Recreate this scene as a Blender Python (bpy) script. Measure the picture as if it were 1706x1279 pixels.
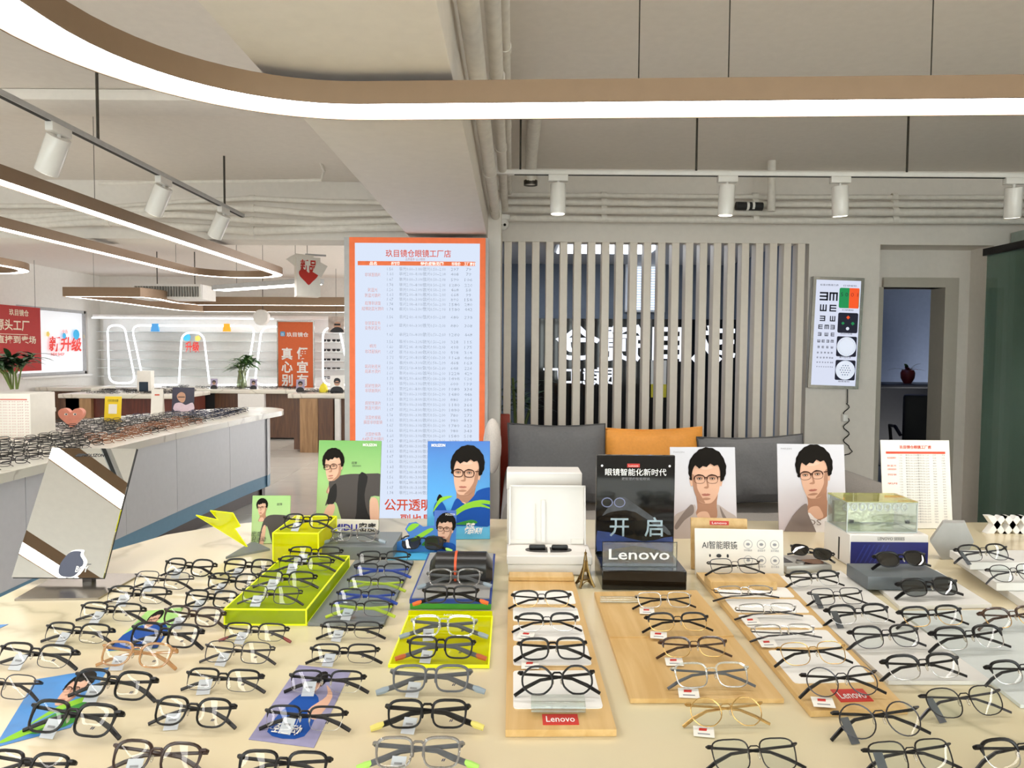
import bpy, bmesh, math, random
from mathutils import Vector, Matrix, Euler
random.seed(7)
S = bpy.context.scene
COL = S.collection
R = math.radians
for _o in list(bpy.data.objects): bpy.data.objects.remove(_o)

# ------------------------------------------------------------------ camera
F = 1183.0; CX, CY = 853.0, 639.5
CAM = Vector((0, 0, 1.40))
CROT = Matrix.Rotation(R(90 - 2.6), 4, 'X') @ Matrix.Rotation(R(0.4), 4, 'Z')
cd = bpy.data.cameras.new('camera'); cam = bpy.data.objects.new('camera', cd); COL.objects.link(cam)
cd.sensor_width = 36.0; cd.lens = 36.0 * F / 1706.0; cd.clip_start = 0.02; cd.clip_end = 100
cam.matrix_world = Matrix.Translation(CAM) @ CROT
S.camera = cam

# ------------------------------------------------------------------ world, exposure
W = bpy.data.worlds.new('world'); S.world = W; W.use_nodes = True
W.node_tree.nodes['Background'].inputs['Color'].default_value = (1.0, 0.975, 0.955, 1)
W.node_tree.nodes['Background'].inputs['Strength'].default_value = 7.0
vs = S.view_settings
vs.view_transform = 'Standard'; vs.look = 'None'; vs.exposure = 0.16; vs.gamma = 1.0; vs.use_curve_mapping = False
cy = S.cycles; cy.max_bounces = 7; cy.diffuse_bounces = 5; cy.glossy_bounces = 4; cy.transmission_bounces = 4; cy.transparent_max_bounces = 24; cy.caustics_reflective = False; cy.caustics_refractive = False
LAMP_POWER = 12.5          # emission of every ring-lamp diffuser

# ------------------------------------------------------------------ pixel -> place
def ray(px, py):
    return (CROT.to_3x3() @ Vector(((px - CX) / F, -(py - CY) / F, -1.0)))
def at(px, py, Y):
    d = ray(px, py); return CAM + d * (Y / d.y)
def onz(px, py, z):
    d = ray(px, py); return CAM + d * ((z - CAM.z) / d.z)
TZ = 0.82                 # height of the counter tops

# ------------------------------------------------------------------ materials
def lin(h):
    h = h.lstrip('#'); c = [int(h[i:i + 2], 16) / 255 for i in (0, 2, 4)]
    return tuple(x / 12.92 if x <= 0.04045 else ((x + 0.055) / 1.055) ** 2.4 for x in c) + (1,)
MATS = {}
def newmat(name):
    m = bpy.data.materials.new(name); m.use_nodes = True
    nt = m.node_tree; nt.nodes.clear()
    out = nt.nodes.new('ShaderNodeOutputMaterial')
    return m, nt, out
def coords(nt, scale=(1, 1, 1)):
    tc = nt.nodes.new('ShaderNodeTexCoord'); mp = nt.nodes.new('ShaderNodeMapping')
    mp.inputs['Scale'].default_value = scale
    nt.links.new(tc.outputs['Object'], mp.inputs['Vector']); return mp.outputs['Vector']
def M(name, hexc='#808080', rough=0.5, metal=0.0, var=0.06, scale=25.0, coat=0.0, emit=0.0, bump=0.0, spec=0.5):
    if name in MATS: return MATS[name]
    m, nt, out = newmat(name); L = nt.links.new
    p = nt.nodes.new('ShaderNodeBsdfPrincipled'); L(p.outputs[0], out.inputs[0])
    c = lin(hexc)
    p.inputs['Roughness'].default_value = rough; p.inputs['Metallic'].default_value = metal
    p.inputs['Coat Weight'].default_value = coat; p.inputs['Specular IOR Level'].default_value = spec
    p.inputs['Base Color'].default_value = c
    if var or bump:
        n = nt.nodes.new('ShaderNodeTexNoise'); n.inputs['Scale'].default_value = scale; n.inputs['Detail'].default_value = 3
        L(coords(nt), n.inputs['Vector'])
        if var:
            r = nt.nodes.new('ShaderNodeValToRGB')
            r.color_ramp.elements[0].position = 0.3; r.color_ramp.elements[1].position = 0.7
            r.color_ramp.elements[0].color = tuple(x * (1 - var) for x in c[:3]) + (1,)
            r.color_ramp.elements[1].color = tuple(min(1, x * (1 + var)) for x in c[:3]) + (1,)
            L(n.outputs['Fac'], r.inputs['Fac']); L(r.outputs['Color'], p.inputs['Base Color'])
        if bump:
            b = nt.nodes.new('ShaderNodeBump'); b.inputs['Strength'].default_value = bump; b.inputs['Distance'].default_value = 0.004
            L(n.outputs['Fac'], b.inputs['Height']); L(b.outputs['Normal'], p.inputs['Normal'])
    if emit:
        p.inputs['Emission Color'].default_value = c; p.inputs['Emission Strength'].default_value = emit; m.cycles.emission_sampling = 'NONE'
    MATS[name] = m; return m
def marble(name, base, vein, rough, scale):
    m, nt, out = newmat(name); L = nt.links.new
    p = nt.nodes.new('ShaderNodeBsdfPrincipled'); L(p.outputs[0], out.inputs[0])
    p.inputs['Roughness'].default_value = rough
    v = coords(nt)
    n1 = nt.nodes.new('ShaderNodeTexNoise'); n1.inputs['Scale'].default_value = 2.2 * scale; n1.inputs['Detail'].default_value = 5
    L(v, n1.inputs['Vector'])
    mx = nt.nodes.new('ShaderNodeMix'); mx.data_type = 'VECTOR'; mx.inputs['Factor'].default_value = 0.35
    L(v, mx.inputs[4]); L(n1.outputs['Color'], mx.inputs[5])
    n2 = nt.nodes.new('ShaderNodeTexNoise'); n2.inputs['Scale'].default_value = 1.6 * scale; n2.inputs['Detail'].default_value = 2
    L(mx.outputs[1], n2.inputs['Vector'])
    s = nt.nodes.new('ShaderNodeMath'); s.operation = 'SUBTRACT'; s.inputs[1].default_value = 0.5; L(n2.outputs['Fac'], s.inputs[0])
    a = nt.nodes.new('ShaderNodeMath'); a.operation = 'ABSOLUTE'; L(s.outputs[0], a.inputs[0])
    r = nt.nodes.new('ShaderNodeValToRGB'); e = r.color_ramp.elements
    e[0].position = 0.0; e[0].color = lin(vein); e[1].position = 0.02; e[1].color = lin(base)
    k = e.new(0.012); kb = lin(base); kv = lin(vein); k.color = tuple(0.75 * kb[i] + 0.25 * kv[i] for i in range(3)) + (1,)
    L(a.outputs[0], r.inputs['Fac'])
    n3 = nt.nodes.new('ShaderNodeTexNoise'); n3.inputs['Scale'].default_value = 3; L(v, n3.inputs['Vector'])
    mm = nt.nodes.new('ShaderNodeMix'); mm.data_type = 'RGBA'; mm.blend_type = 'MULTIPLY'; mm.inputs['Factor'].default_value = 0.12
    L(r.outputs['Color'], mm.inputs[6]); L(n3.outputs['Color'], mm.inputs[7]); L(mm.outputs[2], p.inputs['Base Color'])
    MATS[name] = m; return m
def wood(name, c1, c2, rough=0.45, sc=(2, 40, 40)):
    m, nt, out = newmat(name); L = nt.links.new
    p = nt.nodes.new('ShaderNodeBsdfPrincipled'); L(p.outputs[0], out.inputs[0]); p.inputs['Roughness'].default_value = rough
    n = nt.nodes.new('ShaderNodeTexNoise'); n.inputs['Scale'].default_value = 1.5; n.inputs['Detail'].default_value = 4
    n.inputs['Distortion'].default_value = 0.6
    L(coords(nt, sc), n.inputs['Vector'])
    r = nt.nodes.new('ShaderNodeValToRGB'); e = r.color_ramp.elements
    e[0].position = 0.35; e[0].color = lin(c1); e[1].position = 0.65; e[1].color = lin(c2)
    L(n.outputs['Fac'], r.inputs['Fac']); L(r.outputs['Color'], p.inputs['Base Color'])
    MATS[name] = m; return m
def clear(name, tint='#ffffff', gloss=0.06, body=None, body_fac=0.0, rough=0.02, edge=0.5):
    m, nt, out = newmat(name); L = nt.links.new
    t = nt.nodes.new('ShaderNodeBsdfTransparent'); t.inputs[0].default_value = lin(tint)
    last = t.outputs[0]
    if body:
        d = nt.nodes.new('ShaderNodeBsdfDiffuse'); d.inputs[0].default_value = lin(body)
        x = nt.nodes.new('ShaderNodeMixShader'); x.inputs[0].default_value = body_fac
        L(last, x.inputs[1]); L(d.outputs[0], x.inputs[2]); last = x.outputs[0]
    g = nt.nodes.new('ShaderNodeBsdfGlossy'); g.inputs['Roughness'].default_value = rough
    lw = nt.nodes.new('ShaderNodeLayerWeight'); lw.inputs['Blend'].default_value = 0.35
    ma = nt.nodes.new('ShaderNodeMath'); ma.operation = 'MULTIPLY_ADD'
    ma.inputs[1].default_value = edge; ma.inputs[2].default_value = gloss; L(lw.outputs['Fresnel'], ma.inputs[0])
    x = nt.nodes.new('ShaderNodeMixShader'); L(ma.outputs[0], x.inputs[0]); L(last, x.inputs[1]); L(g.outputs[0], x.inputs[2])
    L(x.outputs[0], out.inputs[0]); MATS[name] = m; return m
def glow(name, hexc, strength):
    m, nt, out = newmat(name)
    e = nt.nodes.new('ShaderNodeEmission'); e.inputs[0].default_value = lin(hexc); e.inputs[1].default_value = strength
    nt.links.new(e.outputs[0], out.inputs[0]); MATS[name] = m; return m

marble('marble', '#dccfae', '#c0b496', 0.2, 1.0)
marble('marble_white', '#e6e1d4', '#c4bcae', 0.2, 1.2)
wood('oak', '#d2b078', '#c49e62', 0.45, (30, 2.5, 30))
wood('oak_end', '#c49e62', '#b58d52', 0.5, (3, 30, 30))
wood('walnut', '#6b4a33', '#54382a', 0.4, (20, 20, 2))
wood('walnut_red', '#6a3224', '#4f241c', 0.4, (20, 20, 2))
wood('oak_panel', '#b08a62', '#94714e', 0.45, (20, 20, 2))
clear('lens', '#fcfdfc', 0.018, edge=0.3)
clear('lens_blue', '#f2f8f8', 0.035, edge=0.4)
clear('lens_dark', '#7c8486', 0.07, edge=0.5)
clear('lens_black', '#141618', 0.09, edge=0.6)
clear('acrylic_clear', '#f6faf8', 0.06, '#ffffff', 0.05, edge=0.5)
clear('acrylic_yellow', '#eef040', 0.03, '#ecec08', 0.5, edge=0.25)
clear('acrylic_green', '#dcec4a', 0.03, '#bcd01c', 0.42, edge=0.25)
clear('acrylic_grey', '#b8bec0', 0.03, '#9aa0a2', 0.6, edge=0.25)
clear('green_glass', '#b4cbc0', 0.05, '#7f9a8e', 0.4, edge=0.4)
clear('room_glass', '#f2f8f8', 0.03, edge=0.4)
glow('lamp_glow', '#fffaf5', LAMP_POWER)
glow('neon', '#f4f8ff', 4.0)
glow('panel_white', '#dde8fb', 0.9)
glow('chart_white', '#e2e8fb', 0.84)
M('wall', '#e5ded6', 0.75, var=0.02); M('wall_far', '#efece6', 0.7, var=0.02)
M('ceiling', '#ede6df', 0.8, var=0.02); M('beam', '#ece6df', 0.8, var=0.02)
M('floor_grout', '#a39f96', 0.6); M('tile', '#cfccc4', 0.12, var=0.04, scale=4)
M('pipe', '#e6e1d9', 0.5); M('lamp_bronze', '#937a62', 0.38, metal=0.35, var=0.03)
M('white', '#eceae6', 0.4, var=0.02); M('white_gloss', '#f0eeea', 0.18, var=0.01); M('paper', '#e4e0d8', 0.55, var=0.02)
M('black', '#0c0b0c', 0.32, var=0.1, spec=.35); M('black_gloss', '#08080a', 0.06, var=0.0); M('black_matte', '#1a1a1b', 0.6)
M('dark_metal', '#2c2a2a', 0.3, metal=0.7); M('steel', '#a5a29c', 0.25, metal=0.95); M('rod', '#4a4640', 0.4, metal=0.6)
M('mirror', '#f2f2f0', 0.01, metal=1.0, var=0.0); M('gold', '#c8a468', 0.25, metal=0.9); M('silver', '#b9b8b6', 0.22, metal=0.9)
M('bronze', '#7a6238', 0.35, metal=0.85, bump=0.2)
M('orange', '#d9632c', 0.5, var=0.03); M('red', '#c0281c', 0.5, var=0.03); M('banner_red', '#b02a26', 0.6, var=0.03)
M('text_red', '#cf4a30', 0.6, var=0.0); M('text_dark', '#26262a', 0.6, var=0.0); M('text_grey', '#8891a3', 0.6, var=0.0)
M('text_white', '#f4f2ee', 0.5, var=0.0); M('text_pale_red', '#cf9a98', 0.6, var=0.0)

# ------------------------------------------------------------------ mesh builder
class MB:
    def __init__(s): s.v = []; s.f = []; s.m = []
    def add(s, vs, fs, mi=0):
        o = len(s.v); s.v += [tuple(v) for v in vs]
        for f in fs: s.f.append(tuple(i + o for i in f)); s.m.append(mi)
        return s
    def box(s, x0, x1, y0, y1, z0, z1, mi=0):
        vs = [(x0, y0, z0), (x1, y0, z0), (x1, y1, z0), (x0, y1, z0), (x0, y0, z1), (x1, y0, z1), (x1, y1, z1), (x0, y1, z1)]
        return s.add(vs, [(0, 3, 2, 1), (4, 5, 6, 7), (0, 1, 5, 4), (1, 2, 6, 5), (2, 3, 7, 6), (3, 0, 4, 7)], mi)
    def rbox(s, x0, x1, y0, y1, z0, z1, r=0.003, seg=2, mi=0):
        bm = bmesh.new(); bmesh.ops.create_cube(bm, size=1)
        for v in bm.verts: v.co = Vector(((x0 + x1) / 2 + v.co.x * (x1 - x0), (y0 + y1) / 2 + v.co.y * (y1 - y0), (z0 + z1) / 2 + v.co.z * (z1 - z0)))
        bmesh.ops.bevel(bm, geom=list(bm.edges), offset=r, segments=seg, affect='EDGES', profile=0.5)
        bm.verts.index_update(); s.add([v.co for v in bm.verts], [[v.index for v in f.verts] for f in bm.faces], mi); bm.free(); return s
    def poly(s, pts, mi=0): return s.add(pts, [tuple(range(len(pts)))], mi)
    def prism(s, pts, vec, mi=0):
        vec = Vector(vec); pts = [Vector(p) for p in pts]; n = len(pts)
        nrm = Vector((0, 0, 0))
        for i in range(n): nrm += pts[i].cross(pts[(i + 1) % n])
        if nrm.dot(vec) < 0: pts = pts[::-1]
        vs = pts + [p + vec for p in pts]
        fs = [tuple(range(n))[::-1], tuple(range(n, 2 * n))] + [(i, (i + 1) % n, (i + 1) % n + n, i + n) for i in range(n)]
        return s.add(vs, fs, mi)
    def tube(s, path, r, n=8, closed=False, mi=0, flat=1.0, up=None):
        P = [Vector(p) for p in path]; k = len(P)
        rr = r if isinstance(r, (list, tuple)) else [r] * k
        def tan(i):
            if closed: return (P[(i + 1) % k] - P[i - 1]).normalized()
            return (P[min(i + 1, k - 1)] - P[max(i - 1, 0)]).normalized()
        t0 = tan(0); a = Vector(up) if up else (Vector((0, 0, 1)) if abs(t0.z) < 0.9 else Vector((1, 0, 0)))
        vs = []; fs = []
        for i in range(k):
            t = tan(i); b = t.cross(a).normalized(); 
            a2 = b.cross(t).normalized()
            if not up: a = a2
            for j in range(n):
                an = 2 * math.pi * (j + 0.5) / n
                vs.append(P[i] + (b * math.cos(an) * flat + a2 * math.sin(an)) * rr[i])
        m = k if closed else k - 1
        for i in range(m):
            for j in range(n):
                q = (i + 1) % k
                fs.append((i * n + j, i * n + (j + 1) % n, q * n + (j + 1) % n, q * n + j))
        if not closed: fs += [tuple(range(n))[::-1], tuple(range((k - 1) * n, k * n))]
        # orient outward
        return s.add(vs, [f[::-1] for f in fs], mi)
    def lathe(s, prof, c=(0, 0, 0), n=20, mi=0, axis='Z'):
        vs = []; fs = []
        for r, z in prof:
            for j in range(n):
                a = 2 * math.pi * j / n; x, y = r * math.cos(a), r * math.sin(a)
                p = (x, y, z) if axis == 'Z' else ((x, -z, y) if axis == 'Y' else (z, x, y))
                vs.append((c[0] + p[0], c[1] + p[1], c[2] + p[2]))
        for i in range(len(prof) - 1):
            for j in range(n): fs.append((i * n + j, i * n + (j + 1) % n, (i + 1) * n + (j + 1) % n, (i + 1) * n + j))
        fs += [tuple(range(n))[::-1], tuple(range((len(prof) - 1) * n, len(prof) * n))]
        return s.add(vs, fs, mi)
    def ball(s, c, r, n=12, mi=0, sc=(1, 1, 1)):
        prof = [(max(1e-4, math.sin(math.pi * i / n)), -math.cos(math.pi * i / n)) for i in range(n + 1)]
        o = len(s.v); s.lathe(prof, (0, 0, 0), n * 2, mi)
        for i in range(o, len(s.v)):
            v = s.v[i]; s.v[i] = (c[0] + v[0] * r * sc[0], c[1] + v[1] * r * sc[1], c[2] + v[2] * r * sc[2])
        return s
    def xf(s, mat, start=0):
        for i in range(start, len(s.v)): s.v[i] = tuple(mat @ Vector(s.v[i]))
        return s
    def mesh(s, name, mats, smooth=True):
        me = bpy.data.meshes.new(name); me.from_pydata(s.v, [], s.f)
        if not isinstance(mats, (list, tuple)): mats = [mats]
        for m in mats: me.materials.append(MATS[m] if isinstance(m, str) else m)
        if len(mats) > 1: me.polygons.foreach_set('material_index', s.m)
        if smooth:
            me.polygons.foreach_set('use_smooth', [True] * len(me.polygons)); me.update(); me.set_sharp_from_angle(angle=R(38))
        me.update(); return me
    def build(s, name, mats, parent=None, smooth=True, loc=None):
        o = bpy.data.objects.new(name, s.mesh(name, mats, smooth)); COL.objects.link(o)
        if parent: o.parent = parent
        if loc is not None: o.location = loc
        return o
def link(name, me, parent=None, loc=None, rot=None):
    o = bpy.data.objects.new(name, me); COL.objects.link(o)
    if parent: o.parent = parent
    if loc is not None: o.location = loc
    if rot is not None: o.rotation_euler = rot
    return o
def tag(o, label, cat, group=None, kind=None):
    o['label'] = label; o['category'] = cat
    if group: o['group'] = group
    if kind: o['kind'] = kind
    return o
def struct(o): o['kind'] = 'structure'; return o
def thing(name, label, cat, loc=(0, 0, 0), rz=0.0, group=None, rx=0.0):
    o = bpy.data.objects.new(name, None); COL.objects.link(o); o.empty_display_size = 0.05
    o.location = loc; o.rotation_euler = (rx, 0, rz); return tag(o, label, cat, group)
_tc = {}
def glyphs(text, size=1.0, bold=0.0, res=2, mono=False):
    """text outline as (verts2d, faces, width), left-aligned on the baseline"""
    key = (text, bold, res)
    if key not in _tc:
        cu = bpy.data.curves.new('text', 'FONT'); cu.body = text; cu.size = 1.0; cu.resolution_u = res; cu.offset = bold
        ob = bpy.data.objects.new('text', cu)
        me = bpy.data.meshes.new_from_object(ob)
        v = [(q.co.x, q.co.y) for q in me.vertices]; f = [tuple(p.vertices) for p in me.polygons]
        bpy.data.objects.remove(ob); bpy.data.curves.remove(cu); bpy.data.meshes.remove(me)
        _tc[key] = (v, f)
    v, f = _tc[key]
    x0 = min(q[0] for q in v); x1 = max(q[0] for q in v)
    return [((q[0] - x0) * size, q[1] * size) for q in v], f, (x1 - x0) * size
def write(mb, text, x, z, size, y=0.0, mi=0, align='C', bold=0.0, width=None, res=2, slant=0.0, flip=False):
    """lettering in the local x-z plane, facing -y"""
    v, f, w = glyphs(text, size, bold, res)
    k = 1.0
    if width: k = width / w; w = width
    ox = x - (w / 2 if align == 'C' else (w if align == 'R' else 0))
    pts = [(ox + ((w - q[0] * k) if flip else q[0] * k) + slant * q[1], y, z + q[1]) for q in v]
    mb.add(pts, [g[::-1] if flip else g for g in f], mi); return w
def smoothpoly(pts, n=5):
    """closed Catmull-Rom through 2-d points"""
    out = []; k = len(pts)
    for i in range(k):
        p0, p1, p2, p3 = (Vector(pts[(i + j - 1) % k]) for j in range(4))
        for t in range(n):
            u = t / n
            q = 0.5 * ((2 * p1) + (p2 - p0) * u + (2 * p0 - 5 * p1 + 4 * p2 - p3) * u * u + (3 * p1 - p0 - 3 * p2 + p3) * u ** 3)
            out.append((q.x, q.y))
    return out
def flat(mb, pts, y, mi): mb.add([(p[0], y, p[1]) for p in pts], [tuple(range(len(pts)))], mi)
# ================================================================== SETTING
CEIL = 2.75
XL, XR, YF, YB, YW = -7.7, 4.6, -3.2, 13.3, 5.3      # left wall, right wall, shop front, far wall, slat wall
fl = struct(MB().box(XL - .2, XR + .2, YF, YB + .2, -0.12, -0.006).build('floor', 'floor_grout'))
_t = MB().rbox(-0.397, 0.397, -0.397, 0.397, -0.012, 0, 0.002, 1).mesh('tile', 'tile')
for i in range(10):
    for j in range(13):
        x, y = -6.9 + i * 0.8, 3.2 + j * 0.8
        link('floor_tile', _t, fl, (x, y, 0))
struct(MB().box(XL - .2, XR + .2, YF, YB + .2, CEIL, CEIL + .1).build('ceiling', 'ceiling'))
# main beam and pillar
PY = 4.6
b0, b1 = at(680, 393, PY), at(812, 393, PY)
BZ = b0.z
struct(MB().rbox(b0.x, b1.x, YF + .1, PY + .1, BZ, CEIL - .001, 0.006).build('trim_1', 'beam'))
struct(MB().box(b0.x + .02, at(834, 500, PY + .1).x, PY + .1, YW - .02, 0, CEIL - .001).build('trim_2', 'beam'))
cb = at(300, 398, 5.75)
struct(MB().box(XL, b0.x, 5.75, 6.05, cb.z, CEIL - .001).build('trim_3', 'beam'))
cz2 = at(100, 158, 3.7)
struct(MB().rbox(XL, b0.x - .002, 3.75, 4.0, CEIL - .06, CEIL - .001, .01).build('trim_4', 'beam'))

# far walls
struct(MB().box(XL, 0.0, YB, YB + .15, 0, CEIL).build('wall_back', 'wall_far'))
wl = MB()
wl.box(XL - .15, XL, YF, YB, 0, 0.95).box(XL - .15, XL, YF, YB, 2.08, CEIL)
for y0, y1 in ((YF, 0.4), (3.2, 4.2), (7.2, 8.6), (10.6, 11.05), (12.9, YB)): wl.box(XL - .15, XL, y0, y1, 0.95, 2.08)
struct(wl.build('wall_left', 'wall_far', smooth=False))
M('frost', '#e6e8ec', .25, var=.02, emit=.42); M('casing_grey', '#b9b9ba', .4)  # frost glows in place of daylight passing through the pane
def left_window(n, y0, y1):
    e = struct(bpy.data.objects.new('window_%d' % n, None)); COL.objects.link(e)
    m = MB(); z0, z1 = 0.95, 2.08
    for a in (y0, y1 - .05): m.box(XL - .1, XL - .03, a, a + .05, z0, z1)
    m.box(XL - .1, XL - .03, y0, y1, z0, z0 + .05).box(XL - .1, XL - .03, y0, y1, z1 - .05, z1)
    m.build('window_frame', 'casing_grey', e, False)
    MB().box(XL - .075, XL - .068, y0 + .05, y1 - .05, z0 + .05, z1 - .05).build('pane', 'frost', e, False)
    MB().box(XL - .12, XL + .08, y0, y1, z0 - .03, z0).build('window_sill', 'white', e, False)
    return e
for n, (a, b) in enumerate(((0.4, 3.2), (4.2, 7.2), (8.6, 10.6), (11.05, 12.9))): left_window(n + 1, a, b)
# unseen shop front behind the viewer: posts, sill, header, glass; opened for soft fill
sf = MB().box(XL, XR, YF - .12, YF, 0, 0.5).box(XL, XR, YF - .12, YF, 2.5, CEIL)
for i in range(6): sf.box(XL + i * 2.4, XL + i * 2.4 + .3, YF - .12, YF, 0.5, 2.5)
struct(sf.build('wall_front', 'wall', smooth=False))
struct(MB().box(XL, XR, YF - .07, YF - .06, .5, 2.5).build('window_5', 'room_glass', smooth=False))
struct(MB().box(XR, XR + .15, YF, YW, 0, CEIL).build('wall_right', 'wall'))

# slat wall: opening for the slat screen, recess with office door
sx0, sx1 = at(836, 500, YW).x, at(1346, 500, YW).x
sz = at(1090, 404, YW).z
rx0, rx1 = at(1464, 500, YW).x, at(1652, 500, YW).x
rz_ = at(1550, 408, YW).z
w = MB()
w.box(at(812, 500, YW).x - .1, XR, YW, YW + .12, max(sz, rz_), CEIL)
w.box(sx1, rx0, YW, YW + .12, 0, max(sz, rz_)); w.box(rx1, XR, YW, YW + .12, 0, max(sz, rz_))
if sz < rz_: w.box(sx0 - .1, sx1, YW, YW + .12, sz, rz_)
else: w.box(rx0, rx1, YW, YW + .12, rz_, sz)
w.box(sx0 - .1, sx0, YW, YW + .12, 0, max(sz, rz_)); w.box(sx0, sx1, YW, YW + .12, 0, 0.12)
struct(w.build('wall_slatted', 'wall', smooth=False))
# recess
YD = 5.56
dz = at(1530, 479, YD).z; dx0, dx1 = at(1462, 500, YD).x, at(1577, 500, YD).x
w = MB().box(rx0 - .12, rx0, YW + .12, YD + .1, 0, rz_ + .1).box(rx1, rx1 + .12, YW + .12, YD + .1, 0, rz_ + .1)
w.box(rx0 - .1, rx1 + .1, YW + .12, YD + .1, rz_, rz_ + .1)
w.box(rx0, dx0, YD, YD + .1, 0, rz_).box(dx1, rx1, YD, YD + .1, 0, rz_)
w.box(dx0, dx1, YD, YD + .1, dz, rz_)
struct(w.build('wall_recess', 'wall', smooth=False))
M('door_frame', '#b9b2a6', 0.5, var=0.02)
w = MB(); jw = 0.075
w.box(dx1 - jw * .4, dx1 + jw, YD - .03, YD + .16, 0, dz + jw).box(dx0 + .03, dx1 - jw * .4, YD - .029, YD + .159, dz, dz + jw).box(dx0 - .02, dx0 + .03, YD - .03, YD + .16, 0, dz)
d1 = struct(w.build('door_1', 'door_frame', smooth=False))
dl = MB().rbox(0, .8, 0, .035, 0.02, dz - .02, .004).build('door_leaf', 'door_frame', d1, loc=(dx1 + .02, YD + .17, 0)); dl.rotation_euler = (0, 0, R(48))
MB().tube([(.72, .035, 1.0), (.72, .08, 1.0), (.6, .08, 1.0)], .009, 8).build('door_handle', 'steel', dl)
# office beyond the door
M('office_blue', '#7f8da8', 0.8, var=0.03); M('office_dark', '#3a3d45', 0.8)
YO = 8.9
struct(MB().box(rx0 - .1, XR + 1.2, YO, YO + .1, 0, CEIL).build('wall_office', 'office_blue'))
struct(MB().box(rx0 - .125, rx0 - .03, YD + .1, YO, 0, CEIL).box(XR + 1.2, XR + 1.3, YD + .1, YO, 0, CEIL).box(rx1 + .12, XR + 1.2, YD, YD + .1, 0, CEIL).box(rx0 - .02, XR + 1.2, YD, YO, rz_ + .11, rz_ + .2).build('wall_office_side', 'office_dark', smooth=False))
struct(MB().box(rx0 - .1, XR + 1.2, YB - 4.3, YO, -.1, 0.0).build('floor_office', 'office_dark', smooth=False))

# room behind the slats
YR = 8.3
M('room_grey', '#8d97a6', 0.75, var=0.03)
struct(MB().box(-.6, rx0 - .13, YR, YR + .1, 0, CEIL).build('wall_room', 'room_grey'))
struct(MB().box(-.65, -.55, YW + .12, YR, 0, CEIL).box(rx0 - .2, rx0 - .13, YW + .12, YR, 0, CEIL).build('wall_room_side', 'room_grey', smooth=False))
struct(MB().box(-.55, rx0 - .2, YW + .13, YR, 2.42, 2.5).build('ceiling_room', 'ceiling', smooth=False))
glow('daylight', '#cfe2ff', 1.5)
def wbox(px0, px1, py0, py1, Y, dep, mb, mi=0):
    a, b = at(px0, py0, Y), at(px1, py1, Y)
    return mb.box(min(a.x, b.x), max(a.x, b.x), Y, Y + dep, min(a.z, b.z), max(a.z, b.z), mi)
wi = struct(wbox(1042, 1108, 440, 520, YR - .06, .05, MB()).build('window_6', 'white', smooth=False))
wbox(1046, 1104, 444, 516, YR - .07, .008, MB()).build('pane', 'daylight', wi, False)
for k in range(16):
    a = at(1045, 446 + k * 4.4, YR - .1); b = at(1105, 446 + k * 4.4, YR - .1)
    MB().box(a.x, b.x, YR - .1, YR - .08, a.z - .004, a.z).build('blind_slat', 'white', wi, False)
pn = thing('mirrored_sign', 'black panel with white mirrored characters behind the slat screen', 'sign', (0, 0, 0))
wbox(886, 1232, 530, 800, YR - .5, .06, MB()).build('panel', 'black_gloss', pn, False)
glow('sign_white', '#eef3ff', 1.3)
m = MB(); a = at(925, 590, YR - .51); b = at(1225, 590, YR - .51)
write(m, '玖目镜仓', (a.x + b.x) / 2, a.z - .03, .42, YR - .51, bold=.02, width=b.x - a.x, flip=True)  # flipped glowing letters: the shop name's reflection put in as shapes
a = at(905, 634, YR - .51); b = at(1035, 634, YR - .51)
write(m, '眼镜工厂', (a.x + b.x) / 2, a.z - .02, .2, YR - .51, bold=.02, width=b.x - a.x, flip=True)
m.build('lettering', 'sign_white', pn, False)
M('notice_yellow', '#d8c93a', .6)
nt_ = thing('notice_board', 'white and yellow notice standing behind the slats near the black panel', 'notice')
wbox(1085, 1110, 600, 640, YR - .62, .02, MB()).build('upper_half', 'paper', nt_, False)
wbox(1085, 1110, 640, 662, YR - .62, .02, MB()).build('lower_half', 'notice_yellow', nt_, False)
lp = thing('glow_panel', 'flat white ceiling light in the room behind the slats', 'light')
MB().box(.4, 1.4, 6.2, 7.2, 2.395, 2.418).build('frame', 'white', lp, False)
MB().box(.44, 1.36, 6.24, 7.16, 2.385, 2.394).build('diffuser', glow('panel_soft', '#eaf2ff', 7.0), lp, False)

ol_ = thing('glow_panel', 'dim bluish ceiling light inside the dark office', 'light')  # unseen panel added to lift the dark office wall
MB().box(3.3, 3.9, 7.0, 7.6, rz_ + .09, rz_ + .108).build('frame', 'white', ol_, False)
MB().box(3.33, 3.87, 7.03, 7.57, rz_ + .085, rz_ + .09).build('diffuser', glow('office_fill', '#9db4ff', 5.0), ol_, False)
# slat screen
scr = thing('slat_screen', 'row of upright white slats closing the opening behind the sofa', 'slat screen', (0, 0, 0))
N = 22; pitch = (sx1 - sx0) / N
M('slat_white', '#e9dfd3', 0.5, var=0.02)
_s = MB().rbox(-.028, .028, -.05, .05, 0.12, sz, .003, 1).mesh('slat', 'slat_white')
for i in range(N): link('slat', _s, scr, (sx0 + (i + .42) * pitch, YW + .04, 0))

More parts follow.
